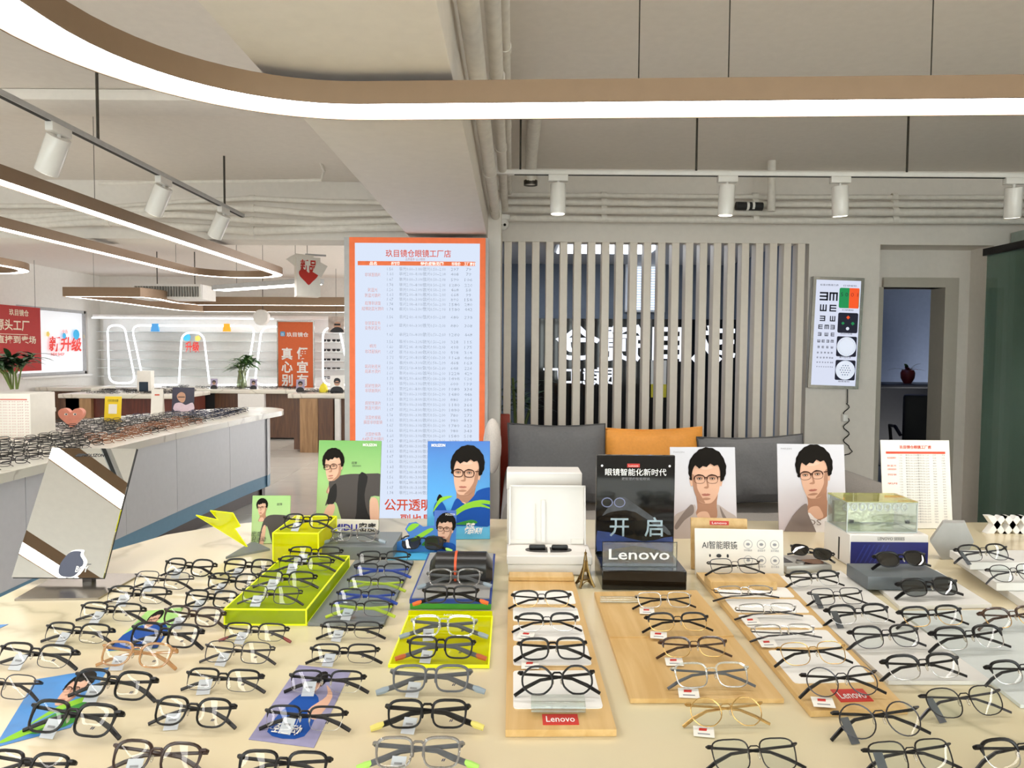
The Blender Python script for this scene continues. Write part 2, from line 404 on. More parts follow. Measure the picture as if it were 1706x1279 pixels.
# glass partition on the right
gp = thing('glass_partition', 'green tinted glass partition with dark top rail at the right edge', 'glass partition')
GX = at(1646, 430, 5.0).x; GZ = at(1646, 426, 5.0).z
MB().box(GX - .006, GX + .006, 4.22, 5.0, .02, GZ).build('glass_pane', 'green_glass', gp, False)
MB().box(GX - .006, GX + .006, 3.2, 4.205, .02, GZ).build('glass_pane', 'green_glass', gp, False)
MB().box(GX - .025, GX + .025, 3.2, 5.02, GZ, GZ + .05).build('top_rail', 'dark_metal', gp, False)
MB().box(GX - .02, GX + .02, 3.2, 5.02, 0, .03).build('floor_rail', 'dark_metal', gp, False)
MB().box(GX - .03, GX + .03, 3.9, 4.3, GZ - .16, GZ - .07).build('hinge_bracket', 'dark_metal', gp, False)
M('teal_panel', '#a3b0a8', .4); 
struct(MB().box(GX + .35, GX + .4, 3.2, 5.28, 0, 2.3).build('wall_partition', 'teal_panel'))

# ================================================================== price sign on the pillar
def frame_rect(mb, x0, x1, z0, z1, t, y0, y1, mi=0):
    mb.box(x0, x0 + t, y0, y1, z0, z1, mi).box(x1 - t, x1, y0, y1, z0, z1, mi)
    mb.box(x0 + t, x1 - t, y0, y1, z1 - t, z1, mi).box(x0 + t, x1 - t, y0, y1, z0, z0 + t, mi); return mb
SY = 4.5
s0, s1 = at(582, 395, SY), at(809, 395, SY)
Wd = s1.x - s0.x; zt = s0.z; zb = 0.09; H = zt - zb
sg = thing('price_lightbox', 'tall lit price list with orange border on the pillar', 'sign', (s0.x, SY, 0))
MB().rbox(-.035, Wd + .02, .004, .1, zb - .02, zt + .004, .004).build('casing', M('casing_grey', '#b9b9ba', .4), sg)
M('orange_lit', '#d9642f', .5, emit=.35)
frame_rect(MB(), 0, Wd, zb, zt, .035, -.004, .004).build('orange_border', 'orange_lit', sg, False)
MB().box(.035, Wd - .035, -.002, .004, zb + .035, zt - .035).build('lit_panel', 'panel_white', sg, False)
ty = -.0035
def sz_(p): return p * SY / F            # size of p photo pixels on the sign
def sx_(px): return (px - 582) / (809 - 582) * Wd
def sv_(py): return zt - (py - 395) * SY / F
m = MB()
write(m, '玖目镜仓眼镜工厂店', sx_(697), sv_(426), sz_(13), ty, width=sz_(108), bold=.012)
m2 = MB(); write(m2, '品质服务 以心相待', sx_(692), sv_(432.5), sz_(5), ty, width=sz_(32)); m2.build('subtitle', 'text_pale_red', sg, False)
BIG = m
write(m, '公开透明', sx_(640), sv_(848), sz_(21), ty, align='L', width=sz_(80), bold=.02)
write(m, '一副也是批发价', sx_(648), sv_(872), sz_(19), ty, align='L', width=sz_(130), bold=.02)
m.build('headline', M('text_red_lit', '#c9492f', .6, var=0, emit=.35), sg, False)
m = MB().box(sx_(596), sx_(792), -.0035, -.002, sv_(441), sv_(434)); m.build('header_bar', 'orange_lit', sg, False)
m = MB()
for t, px, wd in (('品名', 622, 12), ('折射率', 659, 14), ('特价度数范围', 720, 38), ('市场价', 760, 15), ('工厂店价', 783, 19)):
    write(m, t, sx_(px), sv_(440), sz_(6), -.0045, width=sz_(wd), bold=.02)
m.build('header_text', M('text_white_lit', '#f4f2ee', .5, var=0, emit=.5), sg, False)
rows = [(446, '1.56', 297, 79), (454, '1.61', 408, 79), (463, '1.67', 590, 106), (472, '1.74', 1280, 220), (480, '1.56', 468, 58), (488, '1.61', 668, 99), (496, '1.67', 890, 158), (504, '1.74', 1580, 280), (512, '1.74', 1580, 442),
        (525, '1.56', 680, 238), (539, '1.60', 880, 308), (554, '1.67', 1280, 448)]
c = [('1.56', 328, 115), ('1.60', 498, 175), ('1.67', 898, 314), ('1.71', 1168, 408), ('1.56', 468, 163), ('1.60', 648, 226), ('1.67', 1228, 429), ('1.71', 1498, 524), ('1.56', 600, 199), ('1.61', 1080, 334), ('1.67', 1480, 448),
     ('1.56', 880, 304), ('1.61', 1180, 364), ('1.67', 1880, 584), ('1.56', 780, 273), ('1.61', 980, 343), ('1.67', 1780, 623), ('1.56', 980, 343), ('1.61', 1580, 518), ('1.67', 2380, 837), ('1.55', 880, 308), ('1.61', 980, 343),
     ('1.67', 1280, 448), ('1.56', 980, 343), ('1.61', 1180, 413), ('1.67', 1680, 588), ('1.56', 880, 308), ('1.60', 1080, 378), ('1.67', 1480, 518), ('1.74', 1980, 693)]
for i, r in enumerate(c): rows.append((566 + i * 8.72,) + r)
m = MB()
for k, (py, idx, a, b) in enumerate(rows):
    z = sv_(py + 3.2); hh = sz_(7)
    write(m, idx, sx_(650), z, hh, ty, width=sz_(10), res=1)
    lo = '单光0.00--3.00/散光0.50--2.00' if k % 2 == 0 else '单光2.00--8.00/散光0.50--2.00'
    write(m, lo, sx_(704), z, hh, ty, width=sz_(77), res=1)
    write(m, str(a), sx_(758), z, hh, ty, width=sz_(4.3 * len(str(a))), res=1)
    write(m, str(b), sx_(781), z, hh, ty, width=sz_(4.3 * len(str(b))), res=1)
m.build('price_rows', M('text_grey_lit', '#98a3b8', .6, var=0, emit=.25), sg, False)
m = MB()
for py, t in ((456, '非球面镜片'), (481, '防蓝光'), (490, '防蓝光镜片'), (503, '超薄非球面'), (512, '超薄防蓝光镜片'), (536, '非球面变色'), (544, '变色防蓝光'), (574, '明月'), (583, '非球面镜片'), (608, '明月防蓝光'), (616, '超发水镜片'), (640, '超韧性镜片'), (648, '非球面镜片'),
              (669, '超韧性镜片'), (677, '防蓝光镜片'), (693, '法国依视路'), (701, '膜层非球面镜'), (721, '法国依视路'), (729, 'A4防蓝光镜片')):
    write(m, t, sx_(621), sv_(py + 3), sz_(7), ty, width=sz_(5.2 * len(t)), res=1)
m.build('product_names', M('text_pale_lit', '#c98f8c', .6, var=0, emit=.3), sg, False)

# ================================================================== eye chart
e0, e1 = at(1349, 461, YW), at(1433, 461, YW)
CW = e1.x - e0.x; CHt = CW * 188 / 86
ec = thing('eye_chart', 'lit eye test chart with rows of E letters hanging on the wall', 'eye chart', ((e0.x + e1.x) / 2 - .006, YW - .05, at(1390, 555, YW).z), 0)
ec.rotation_euler = (0, R(1.6), 0)
x0, x1, z0, z1 = -CW / 2, CW / 2, -CHt / 2, CHt / 2
MB().box(x0, x1, .004, .045, z0, z1).build('casing', 'casing_grey', ec, False)
frame_rect(MB(), x0, x1, z0, z1, .022, -.008, .004).build('frame', 'steel', ec, False)
MB().box(x0 + .022, x1 - .022, -.002, .004, z0 + .022, z1 - .022).build('lit_panel', 'chart_white', ec, False)
u = lambda a: x0 + .022 + a * (CW - .044)                       # 0..1 across
v = lambda b: z1 - .022 - b * (CHt - .044)                      # 0..1 down
m = MB()
def letterE(mb, cx, cz, s, rot):
    parts = [(-.5, .5, -.5, -.3), (-.5, .5, -.1, .1), (-.5, .5, .3, .5), (-.5, -.3, -.5, .5)]
    for a, b, c_, d in parts:
        p = [(a, c_), (b, c_), (b, d), (a, d)]
        an = R(rot); q = [(cx + s * (x * math.cos(an) - z * math.sin(an)), cz + s * (x * math.sin(an) + z * math.cos(an))) for x, z in p]
        flat(mb, q, -.003, 0)
for b, s, xs, rots in ((.155, .062, (.19, .405), (180, 270)), (.265, .05, (.19, .405), (90, 0)), (.365, .04, (.185, .41), (180, 90)), (.445, .032, (.15, .29, .42), (0, 270, 180)), (.515, .026, (.14, .29, .43), (180, 90, 0)),
                       (.58, .021, (.13, .23, .33, .43), (90, 0, 180, 270)), (.637, .016, (.13, .23, .33, .43), (180, 0, 0, 90)), (.69, .012, (.12, .2, .28, .36, .43), (90, 180, 270, 0, 180)), (.737, .011, (.12, .19, .26, .33, .4, .45), (0, 90, 180, 270, 0, 90)),
                       (.782, .009, (.12, .18, .24, .3, .36, .42, .46), (90, 0, 180, 90, 270, 180, 0)), (.824, .007, (.12, .17, .22, .27, .32, .37, .42, .46), (0, 90, 0, 180, 90, 270, 0, 90))):
    for x, r_ in zip(xs, rots): letterE(m, u(x), v(b), s, r_)
write(m, '标准对数视力表', u(.3), v(.055), .016, -.003, width=.4 * CW * .9, res=1); write(m, '红绿视标', u(.76), v(.055), .014, -.003, width=.1, res=1)
for b, t in ((.285, '红绿视标'), (.51, '四点灯检查'), (.735, '散光盘检查'), (.965, '蜂窝视标')): write(m, t, u(.74), v(b), .014, -.003, width=.085, res=1)
m.build('letters', M('ink', '#1b1d3a', .6, var=0), ec, False)
def rr(cx, cz, w, h, r, n=4):
    o = []
    for sx, sy, a0 in ((1, 1, 0), (-1, 1, 90), (-1, -1, 180), (1, -1, 270)):
        for i in range(n + 1):
            a = R(a0 + 90 * i / n); o.append((cx + sx * (w / 2 - r) + r * math.cos(a), cz + sy * (h / 2 - r) + r * math.sin(a)))
    return o
def disc(cx, cz, r, n=20, sx=1): return [(cx + sx * r * math.cos(2 * math.pi * i / n), cz + r * math.sin(2 * math.pi * i / n)) for i in range(n)]
M('lit_green', '#0d8a4c', .5, var=0, emit=.5); M('lit_red', '#e8501c', .5, var=0, emit=.6); M('lit_white', '#dfe6f8', .5, var=0, emit=.45)
m = MB(); q = .148
c2 = u(.755)
flat(m, rr(c2, v(.165), q, q, .012), -.003, 0); m.add([(c2, -.0035, v(.165) - q / 2), (c2 + q / 2 - .003, -.0035, v(.165) - q / 2), (c2 + q / 2 - .003, -.0035, v(.165) + q / 2), (c2, -.0035, v(.165) + q / 2)], [(0, 1, 2, 3)], 1)
flat(m, rr(c2, v(.4), q, q, .012), -.003, 2)
dia = lambda x, z, s: [(x, z - s), (x + s, z), (x, z + s), (x - s, z)]
flat(m, dia(c2, v(.4) + .04, .014), -.004, 1); flat(m, dia(c2 + .036, v(.4) - .004, .014), -.004, 0); flat(m, dia(c2 - .036, v(.4) - .004, .012), -.004, 0); flat(m, disc(c2, v(.4) - .042, .012), -.004, 3)
for b in (.625, .85):
    flat(m, rr(c2, v(b), q, q, .01), -.003, 2); flat(m, disc(c2, v(b), q * .48, 28), -.0035, 3)
for i in range(-2, 3):
    n = 5 - abs(i) if abs(i) < 2 else 3
    for j in range(n): flat(m, disc(c2 + (j - (n - 1) / 2) * .018, v(.85) + i * .017, .0042, 8), -.004, 2)
for k in range(24):
    a = 2 * math.pi * k / 24; flat(m, disc(c2 + q * .4 * math.cos(a), v(.625) + q * .4 * math.sin(a), .0022, 6), -.004, 2)
write(m, '5 0', c2 - q / 4, v(.15), .04, -.004, 2, width=q * .36); write(m, '0 1', c2 + q / 4, v(.15), .04, -.004, 4, width=q * .36)
m.build('test_fields', ['lit_green', 'lit_red', 'ink', 'lit_white', M('deep_red', '#a02c10', .6, var=0)], ec, False)
cbm = MB(); p = [at(1412, y, YW - .02) for y in (648, 660, 672)]
cbm.tube(p, .004, 6)
pp = [at(1410 + 5 * math.sin(i * .9), 672 + i * 3.2, YW - .02) for i in range(24)] + [at(x, y, YW - .02) for x, y in ((1420, 752), (1415, 756), (1406, 758))]
cbm.tube(pp, .004, 6)
cord = tag(cbm.build('power_cord', 'black'), 'black tangled power cord with white plug under the eye chart', 'cord')
pa, pb = at(1404, 690, YW - .03), at(1412, 702, YW - .03)
MB().rbox(pa.x, pb.x, YW - .04, YW - .005, pb.z, pa.z, .003).build('plug', 'white', cord)

# ================================================================== ceiling services
def pipe(name, pts, r, label, group, mat='pipe', clamps=()):
    m = MB(); m.tube(pts, r, 10); o = tag(m.build(name, mat), label, 'pipe', group)
    for c_ in clamps:
        c_ = Vector(c_); d = (Vector(pts[-1]) - Vector(pts[0])).normalized()
        MB().tube([c_ - d * .02, c_ + d * .02], r * 1.25, 10).build('clamp', mat, o)
    return o
for i, (py, Y, r, lab) in enumerate(((322, 5.2, .018, 'thin white pipe highest in the bundle above the slats'), (334, 5.16, .022, 'second white pipe down in the bundle above the slats'), (347, 5.16, .026, 'third white pipe down in the bundle above the slats'), (361, 5.18, .024, 'lowest white pipe in the bundle above the slats'))):
    a, b = at(836, py + 2, Y), at(1720, py + 6, Y)
    cl = [at(px, py + 2 + (px - 836) * 4 / 884, Y) for px in (1006, 1258, 1490)]
    pipe('ceiling_pipe', [a, Vector(((a.x + b.x) / 2, Y, (a.z + b.z) / 2 - .01)), Vector((XR - .01, Y, b.z))], r, lab, 'pipes above the slats', clamps=cl)
m = MB(); a, b = at(1226, 343, 5.1), at(1270, 344, 5.1); m.tube([a, b], .03, 10); o = tag(m.build('pipe_wrap', 'black_matte'), 'black tape wrap around the pipe bundle above the slats', 'tape')
for px in (1243, 1252): MB().tube([at(px, 343, 5.1), at(px + 4, 343, 5.1)], .032, 10).build('band', 'white', o)
m = MB(); a, b = at(1285, 300, 5.05), at(1285, 352, 5.05); a.z = CEIL; m.tube([a, b + Vector((0, 0, .03)), b], .028, 10); tag(m.build('drain_pipe', 'pipe'), 'short upright white pipe in front of the bundle', 'pipe')
m = MB(); a = at(884, 306, 4.9); m.tube([Vector((a.x, 3.6, CEIL - .045)), Vector((a.x, 4.7, CEIL - .045)), Vector((a.x, 4.85, CEIL - .1)), Vector((a.x, 4.9, a.z))], .04, 12); o = tag(m.build('ceiling_pipe', 'pipe'), 'thick white pipe running forward along the right ceiling by the beam', 'pipe')
MB().tube([Vector((a.x, 4.9, a.z - .01)), Vector((a.x, 4.9, a.z + .02))], .048, 12).build('collar', 'rod', o)
for i, (dx, z, r, lab) in enumerate(((.045, 2.30, .03, 'thick white pipe along the right side of the beam, lowest'), (.1, 2.42, .026, 'middle white pipe along the right side of the beam'), (.13, 2.53, .02, 'thin white pipe along the right side of the beam, highest'))):
    x = b1.x + dx
    pipe('beam_pipe', [(x, YF + .2, z + .02), (x, 2.2, z), (x + .005, 5.05, z - .01)], r, lab, 'pipes beside the beam', clamps=[(x, yy, z) for yy in (2.7, 3.6, 4.5)])
for i, (py, Y, r, lab) in enumerate(((338, 5.6, .02, 'thin white pipe highest on the left cross beam'), (352, 5.58, .026, 'second white pipe on the left cross beam'), (364, 5.58, .026, 'third white pipe on the left cross beam'), (377, 5.6, .03, 'thick white pipe lowest on the left cross beam'))):
    a, b = at(-200, py + 14, Y), at(640, py, Y); b.x = b0.x + .05
    md = [at(x, py + 8 * math.sin(x / 90 + i), Y) for x in (60, 180, 300, 420, 540)]
    for q_ in md: q_.y = Y
    pipe('ceiling_pipe', [Vector((XL, Y, a.z))] + md + [b], r, lab, 'pipes on the left cross beam', clamps=[md[1], md[3]])
m = MB(); m.tube([at(165, 305, 5.3), at(535, 300, 5.3), at(540, 285, 5.3), at(534, 270, 5.2), at(548, 252, 5.0)], .012, 8); tag(m.build('conduit', 'pipe'), 'thin white conduit with a wavy end left of the beam', 'conduit')
# dome camera
a = at(837, 366, 5.1)
dc = thing('dome_camera', 'white dome security camera at the end of the slats by the pillar', 'security camera', a)
MB().lathe([(.055, .03), (.055, 0), (.045, -.01)][::-1], n=20).build('mount', 'white', dc)
MB().ball((0, -.012, -.03), .048, 12).build('dome', 'white_gloss', dc)
for s in (-1, 1): MB().ball((s * .014 + .004, -.056, -.045), .01, 6).build('eye', 'black', dc)

# tracks with spot lights
glow('spot_face', '#fff4e0', 4.0)
def bulb(head, z, e=45):
    ld = bpy.data.lights.new('spot_bulb', 'SPOT'); ld.energy = e; ld.spot_size = R(75); ld.spot_blend = .7; ld.shadow_soft_size = .03; ld.color = (1, .95, .86)
    o = bpy.data.objects.new('spot_bulb', ld); COL.objects.link(o); o.parent = head; o.location = (0, 0, z)
def spot(px, py, Y, tz, tilt, lean, label, group, h=.15, r=.042):
    """cylinder spot under a track of height tz"""
    p = at(px, py, Y)
    t = thing('track_spotlight', label, 'spotlight', (p.x, Y, tz), 0, group)
    MB().rbox(-.055, .055, -.018, .018, -.035, 0, .004).build('adapter', 'white', t)
    MB().tube([(0, 0, -.03), (0, 0, -.06)], .008, 8).build('stem', 'white', t)
    hd = MB().lathe([(r * .97, -h), (r, -h + .004), (r, -.004), (r * .96, 0)], n=24).build('head', 'white_gloss', t)
    hd.location = (0, 0, -.05); hd.rotation_euler = (tilt, lean, 0)
    MB().lathe([(r * .85, -h - .002), (r * .85, -h + .002)], n=20).build('lamp_face', 'spot_face', hd)
    bulb(hd, -h - .006)
    return t
TZ2 = 2.40
p0, p1 = at(827, 287, 4.0), at(1720, 292, 4.0)
tr = thing('light_track', 'thin light track across the ceiling in front of the slat wall', 'light track')
TZR = p0.z
MB().rbox(p0.x, XR, 3.982, 4.018, TZR - .012, TZR + .012, .002).build('rail', 'white', tr)
MB().box(p0.x + .1, XR, 3.99, 4.01, TZR - .014, TZR - .011).build('slot', 'black_matte', tr, False)
for px in (867, 1160, 1511): MB().tube([Vector((at(px, 280, 4.0).x, 4.0, TZR)), Vector((at(px, 280, 4.0).x, 4.0, CEIL))], .006, 8).build('rod', 'rod', tr)
for px, ti, le, lab in ((930, 0, 0, 'white spotlight on the cross track, leftmost, near the beam'), (1212, .05, .03, 'white spotlight second from the beam on the cross track'), (1400, .1, -.08, 'white spotlight third from the beam, leaning slightly'), (1690, .2, -.12, 'white spotlight at the right end of the cross track')):
    spot(px, 290, 4.0, TZR - .012, ti, le, lab, 'spotlights on the cross track', .165, .043)
TXL = -2.02
tl = thing('light_track', 'light track running away along the left ceiling above the side counter', 'light track')
MB().rbox(TXL - .018, TXL + .018, .5, 5.35, TZ2 - .012, TZ2 + .012, .002).build('rail', 'casing_grey', tl)
MB().box(TXL - .01, TXL + .01, .5, 5.35, TZ2 - .014, TZ2 - .011).build('slot', 'black_matte', tl, False)
for y in (3.5, 5.02): MB().tube([(TXL, y, TZ2), (TXL, y, CEIL)], .007, 8).build('rod', 'rod', tl)
for y, lab in ((3.2, 'nearest white spotlight on the left track'), (4.15, 'middle white spotlight on the left track'), (5.0, 'far white spotlight at the end of the left track')):
    t = thing('track_spotlight', lab, 'spotlight', (TXL, y, TZ2 - .012), 0, 'spotlights on the left track')
    MB().rbox(-.018, .018, -.07, .07, -.04, 0, .004).build('adapter', 'white', t)
    MB().tube([(0, 0, -.03), (0, 0, -.06)], .008, 8).build('stem', 'white', t)
    hd = MB().lathe([(.049, -.17), (.05, -.166), (.05, -.004), (.048, 0)], n=24).build('head', 'white_gloss', t)
    hd.location = (0, 0, -.05); hd.rotation_euler = (R(10), R(28), 0)
    MB().lathe([(.042, -.172), (.042, -.168)], n=20).build('lamp_face', 'spot_face', hd)
    bulb(hd, -.178, 14)

# ring lamps
def roundrect(x0, x1, y0, y1, r, n=10):
    o = []
    for cx, cy, a0 in ((x1 - r, y1 - r, 0), (x0 + r, y1 - r, 90), (x0 + r, y0 + r, 180), (x1 - r, y0 + r, 270)):
        for i in range(n + 1):
            a = R(a0 + 90 * i / n); o.append((cx + r * math.cos(a), cy + r * math.sin(a)))
    return o
def ring_lamp(label, path, w, h, z, wires=(), rot=0, piv=(0, 0)):
    t = thing('ring_lamp', label, 'pendant lamp', (piv[0], piv[1], z), rot, 'looped pendant lamps')
    P = [Vector((p[0] - piv[0], p[1] - piv[1], 0)) for p in path]; k = len(P)
    inn = []; out = []
    for i in range(k):
        d = (P[(i + 1) % k] - P[i - 1]).normalized(); n = Vector((d.y, -d.x, 0))
        out.append(P[i] + n * w / 2); inn.append(P[i] - n * w / 2)
    def band(A, B, za, zb):
        vs = [Vector((p.x, p.y, za)) for p in A] + [Vector((p.x, p.y, zb)) for p in B]
        return vs, [(i, (i + 1) % k, (i + 1) % k + k, i + k) for i in range(k)]
    mb = MB(); th = .006
    i2 = [a + (b - a).normalized() * th for a, b in zip(inn, out)]; o2 = [b + (a - b).normalized() * th for a, b in zip(inn, out)]
    for A, B, za, zb in ((out, out, 0, h), (out, inn, h, h), (inn, inn, h, 0), (inn, i2, 0, 0), (o2, out, 0, 0), (i2, i2, 0, .004), (o2, o2, .004, 0)): mb.add(*band(A, B, za, zb))
    mb.build('housing', 'lamp_bronze', t)
    mb = MB(); vs, fs = band(i2, o2, .003, .003); mb.add(vs, fs); mb.build('diffuser', 'lamp_glow', t, False)
    inv = Matrix.Rotation(-rot, 3, 'Z')
    for x, y in wires:
        q = inv @ Vector((x - piv[0], y - piv[1], 0))
        MB().tube([(q.x, q.y, h), (q.x, q.y, CEIL - z)], .0018, 5).build('wire', 'rod', t)
    return t
LZ = 2.055
ring_lamp('long looped pendant lamp with bronze sides hanging over the front display counter', roundrect(-.97, 2.8, -.9, 1.985, .565, 14), .14, .058, LZ,
          ((at(1065, 60, 1.93).x, 1.93), (at(1215, 60, 1.92).x, 1.92), (at(1553, 60, 1.89).x, 1.89), (2.6, -.85), (-.2, -.9)), R(-2.6), (-.4, 1.975))
ring_lamp('narrow looped pendant lamp above the long side counter', roundrect(-3.36, -2.42, 1.0, 7.75, .47, 12), .10, .07, 2.18, ((-3.3, 4.2), (-2.45, 4.2), (-3.3, 7), (-2.45, 7)))
ring_lamp('looped pendant lamp with round end at the left edge near the windows', roundrect(-6.3, -4.85, 4.4, 7.5, .6, 12), .10, .07, 2.18, ((-6, 7.4), (-4.9, 6)))
def far_pt(px, py, z): p = onz(px, py, z); return (p.x, p.y)
q = [far_pt(*a, 2.06) for a in ((112, 494), (235, 495), (262, 498), (290, 504), (330, 508), (575, 509), (700, 509))]
q2 = [far_pt(*a, 2.06) for a in ((700, 520), (575, 520), (340, 519), (300, 517), (250, 511), (190, 503))]
q = [(x, min(y, 12.7)) for x, y in q]; q2 = [(x, min(y, 12.7)) for x, y in q2]
ring_lamp('bent looped pendant lamp in front of the far shelf wall', (q + q2)[::-1], .10, .12, 2.06, ((-5.4, 9.2), (-3, 10.6)))
def stadium(c0, c1, r, n=9):
    c0, c1 = Vector(c0), Vector(c1); d = (c1 - c0).normalized(); a0 = math.atan2(d.y, d.x); o = []
    for c_, s in ((c1, -90), (c0, 90)):
        for i in range(n + 1):
            a = a0 + R(s + 180 * i / n); o.append((c_.x + r * math.cos(a), c_.y + r * math.sin(a)))
    return o
ring_lamp('short looped pendant lamp left of the viewer, seen only in the mirror', stadium((-2.3, .92), (-1.72, .12), .33), .1, .06, 2.06, ((-2.3, 1.2), (-1.7, -.2)))
# flat strip light
a, b = at(365, 484, 9.0), at(528, 496, 8.0)
sl = thing('strip_light', 'flat white strip light hanging behind the looped lamp', 'light', ((a.x + b.x) / 2, (a.y + b.y) / 2, a.z), math.atan2(b.y - a.y, b.x - a.x))
Ln = (b - a).length / 2
MB().box(-Ln, Ln, -.1, .1, .002, .06).build('housing', 'casing_grey', sl, False); MB().box(-Ln + .02, Ln - .02, -.09, .09, -.003, .002).build('diffuser', 'lamp_glow', sl, False)
for s in (-.6, .6): MB().tube([(s * Ln, 0, .06), (s * Ln, 0, CEIL - a.z)], .003, 5).build('wire', 'rod', sl)
# air vent
v0, v1 = at(222, 476, 9.6), at(330, 494, 9.6)
av = thing('air_vent', 'grey louvred air conditioning vent under the far ceiling', 'air vent', (v0.x, 9.6, v1.z))
vw, vh = v1.x - v0.x, v0.z - v1.z
MB().box(-.03, vw + .03, .05, .5, -.03, vh + .03).build('duct', 'white', av, False)
frame_rect(MB(), -.03, vw + .03, -.03, vh + .03, .03, .02, .06).build('frame', 'white', av, False)
_l = MB().box(-.007, .007, 0, .04, 0, vh).mesh('louvre', M('louvre_grey', '#8d8a84', .5))
for i in range(24): link('louvre', _l, av, ((i + .5) * vw / 24, 0.02, 0))
for s in (.2, .8): MB().tube([(vw * s, .3, vh + .03), (vw * s, .3, CEIL - v1.z)], .008, 6).build('hanger', 'rod', av)
# ================================================================== LEFT SIDE COUNTER
M('panel_blue_white', '#d6d7dc', .35, var=.02); M('stripe_blue', '#6f9dbb', .45, var=.03); M('toe_dark', '#4a3a34', .5)
pts = [(-2.34, 1.2), (-2.36, 3.0), (-2.33, 5.0), (-2.27, 6.1), (-2.22, 6.55), (-2.2, 6.8), (-2.3, 7.05), (-2.55, 7.2), (-2.85, 7.05), (-3.15, 6.6), (-3.45, 6.05), (-3.62, 5.4), (-3.68, 4.5), (-3.68, 3.0), (-3.68, 1.2)]
sm = []
for i in range(len(pts) - 1):
    p0_, p1_, p2_, p3_ = (Vector(pts[max(0, min(len(pts) - 1, i + j - 1))]) for j in range(4))
    for t in range(4):
        u_ = t / 4; q = .5 * ((2 * p1_) + (p2_ - p0_) * u_ + (2 * p0_ - 5 * p1_ + 4 * p2_ - p3_) * u_ ** 2 + (3 * p1_ - p0_ - 3 * p2_ + p3_) * u_ ** 3); sm.append((q.x, q.y))
sm.append(pts[-1])
ctop = MB().prism([(x, y, TZ - .045) for x, y in sm], (0, 0, .045)).build('counter_top', 'marble_white')
tag(ctop, 'veined white stone top with a rounded end on the long side counter', 'counter top')
scb = thing('side_counter', 'long white side counter with a blue stripe along its base', 'counter')
ins = lambda p, d: (p[0] + (-d if p[0] > -3 else d), p[1] - (d if p[1] > 6.7 else 0))
body = [ins(p, .1) for p in sm]
MB().prism([(x, y, .22) for x, y in body], (0, 0, TZ - .047 - .22)).build('carcass', 'panel_blue_white', scb)
MB().prism([(x, y, .11) for x, y in [ins(p, .102) for p in sm]], (0, 0, .11)).build('blue_stripe', 'stripe_blue', scb)
MB().prism([(x, y, 0) for x, y in [ins(p, .14) for p in sm]], (0, 0, .109)).build('toe_kick', 'toe_dark', scb)
front = [ins(p, .1) for p in sm if p[0] > -2.5 and p[1] < 6.65]
ys = [1.25, 2.2, 3.1, 3.55, 4.45, 5.1, 5.95, 6.6]
def fx(y):
    for (xa, ya), (xb, yb) in zip(front, front[1:]):
        if ya <= y <= yb: return xa + (xb - xa) * (y - ya) / (yb - ya)
    return front[-1][0]
for a, b in zip(ys, ys[1:]):
    n = 3; P = [(fx(a + .003 + (b - a - .006) * i / n) + .0, a + .003 + (b - a - .006) * i / n) for i in range(n + 1)]
    pl = [(x - .01, y, .225) for x, y in P] + [(x + .008, y, .225) for x, y in reversed(P)]
    MB().prism(pl, (0, 0, TZ - .055 - .225)).build('front_panel', 'panel_blue_white', scb)

# ================================================================== FAR FURNITURE
def far_counter(label, px0, px1, py, Y, dep, base, boards=(), top='marble_white', toplabel=''):
    a, b = at(px0, py, Y), at(px1, py, Y)
    t = thing('far_counter', label, 'counter', (a.x, Y, 0)); w_ = b.x - a.x; z = a.z
    MB().rbox(0, w_, 0, dep, z - .06, z, .01).build('top', top, t)
    MB().box(.06, w_ - .06, .08, dep - .05, .03, z - .061).build('cabinet', base, t, False)
    for p0_, p1_, mt, pr in boards:
        q0, q1 = at(p0_, py, Y).x - a.x, at(p1_, py, Y).x - a.x
        MB().box(q0, q1, .08 - pr, .085, 0.0, z - .062).build('panel', mt, t, False)
    return t, a, w_, z
fcA = far_counter('dark brown far counter with an oak end panel behind the yellow card', 96, 300, 656, 9.9, 1.0, 'walnut_red', ((130, 150, 'oak_panel', .06), (92 + 5, 130, 'walnut', .0)))
fcB = far_counter('brown far counter with a white middle panel in front of the shelf wall', 250, 505, 648, 11.0, .8, 'walnut', ((322, 354, 'black_matte', .005), (396, 440, 'white', .08), (260, 320, 'walnut_red', .01)))
fcC = far_counter('short brown far counter beside the orange banner', 479, 600, 656, 9.7, .9, 'walnut', ((500, 530, 'oak_panel', .1), (532, 556, 'walnut', .14), (558, 566, 'white', .1)))
fcD = far_counter('pale far counter under the window and red banner', 58, 152, 645, 11.3, .7, 'walnut', ((60, 80, 'white', .05),))
# tiny spectacles covering the far counters: too small to pick apart
def specks(name, label, a, w_, z, dep, n, parent=None):
    mb = MB(); rnd = random.Random(len(name) + n)
    for i in range(n):
        x = rnd.uniform(.1, w_ - .1); y = rnd.uniform(.05, dep - .1); an = rnd.uniform(-.4, .4)
        o_ = len(mb.v)
        for sx in (-1, 1): mb.tube([(sx * .034 + .028 * math.cos(t_ * math.pi / 4), .0, .022 + .018 * math.sin(t_ * math.pi / 4)) for t_ in range(8)], .002, 4, True)
        mb.box(-.064, .064, .012, .018, .02, .026)
        mb.xf(Matrix.Translation((a.x + x, a.y + y, z)) @ Matrix.Rotation(an, 4, 'Z'), o_)
    o = mb.build(name, 'dark_metal', smooth=False); tag(o, label, 'spectacles', kind='stuff'); return o
specks('far_spectacles', 'mass of spectacles laid out on the dark brown far counter', fcA[1], fcA[2], fcA[3], 1.0, 80)
specks('far_spectacles', 'scattered spectacles on the far counter before the shelf wall', fcB[1], fcB[2], fcB[3], .8, 40)
specks('far_spectacles', 'scattered spectacles on the short far counter beside the orange banner', fcC[1], fcC[2], fcC[3], .9, 40)

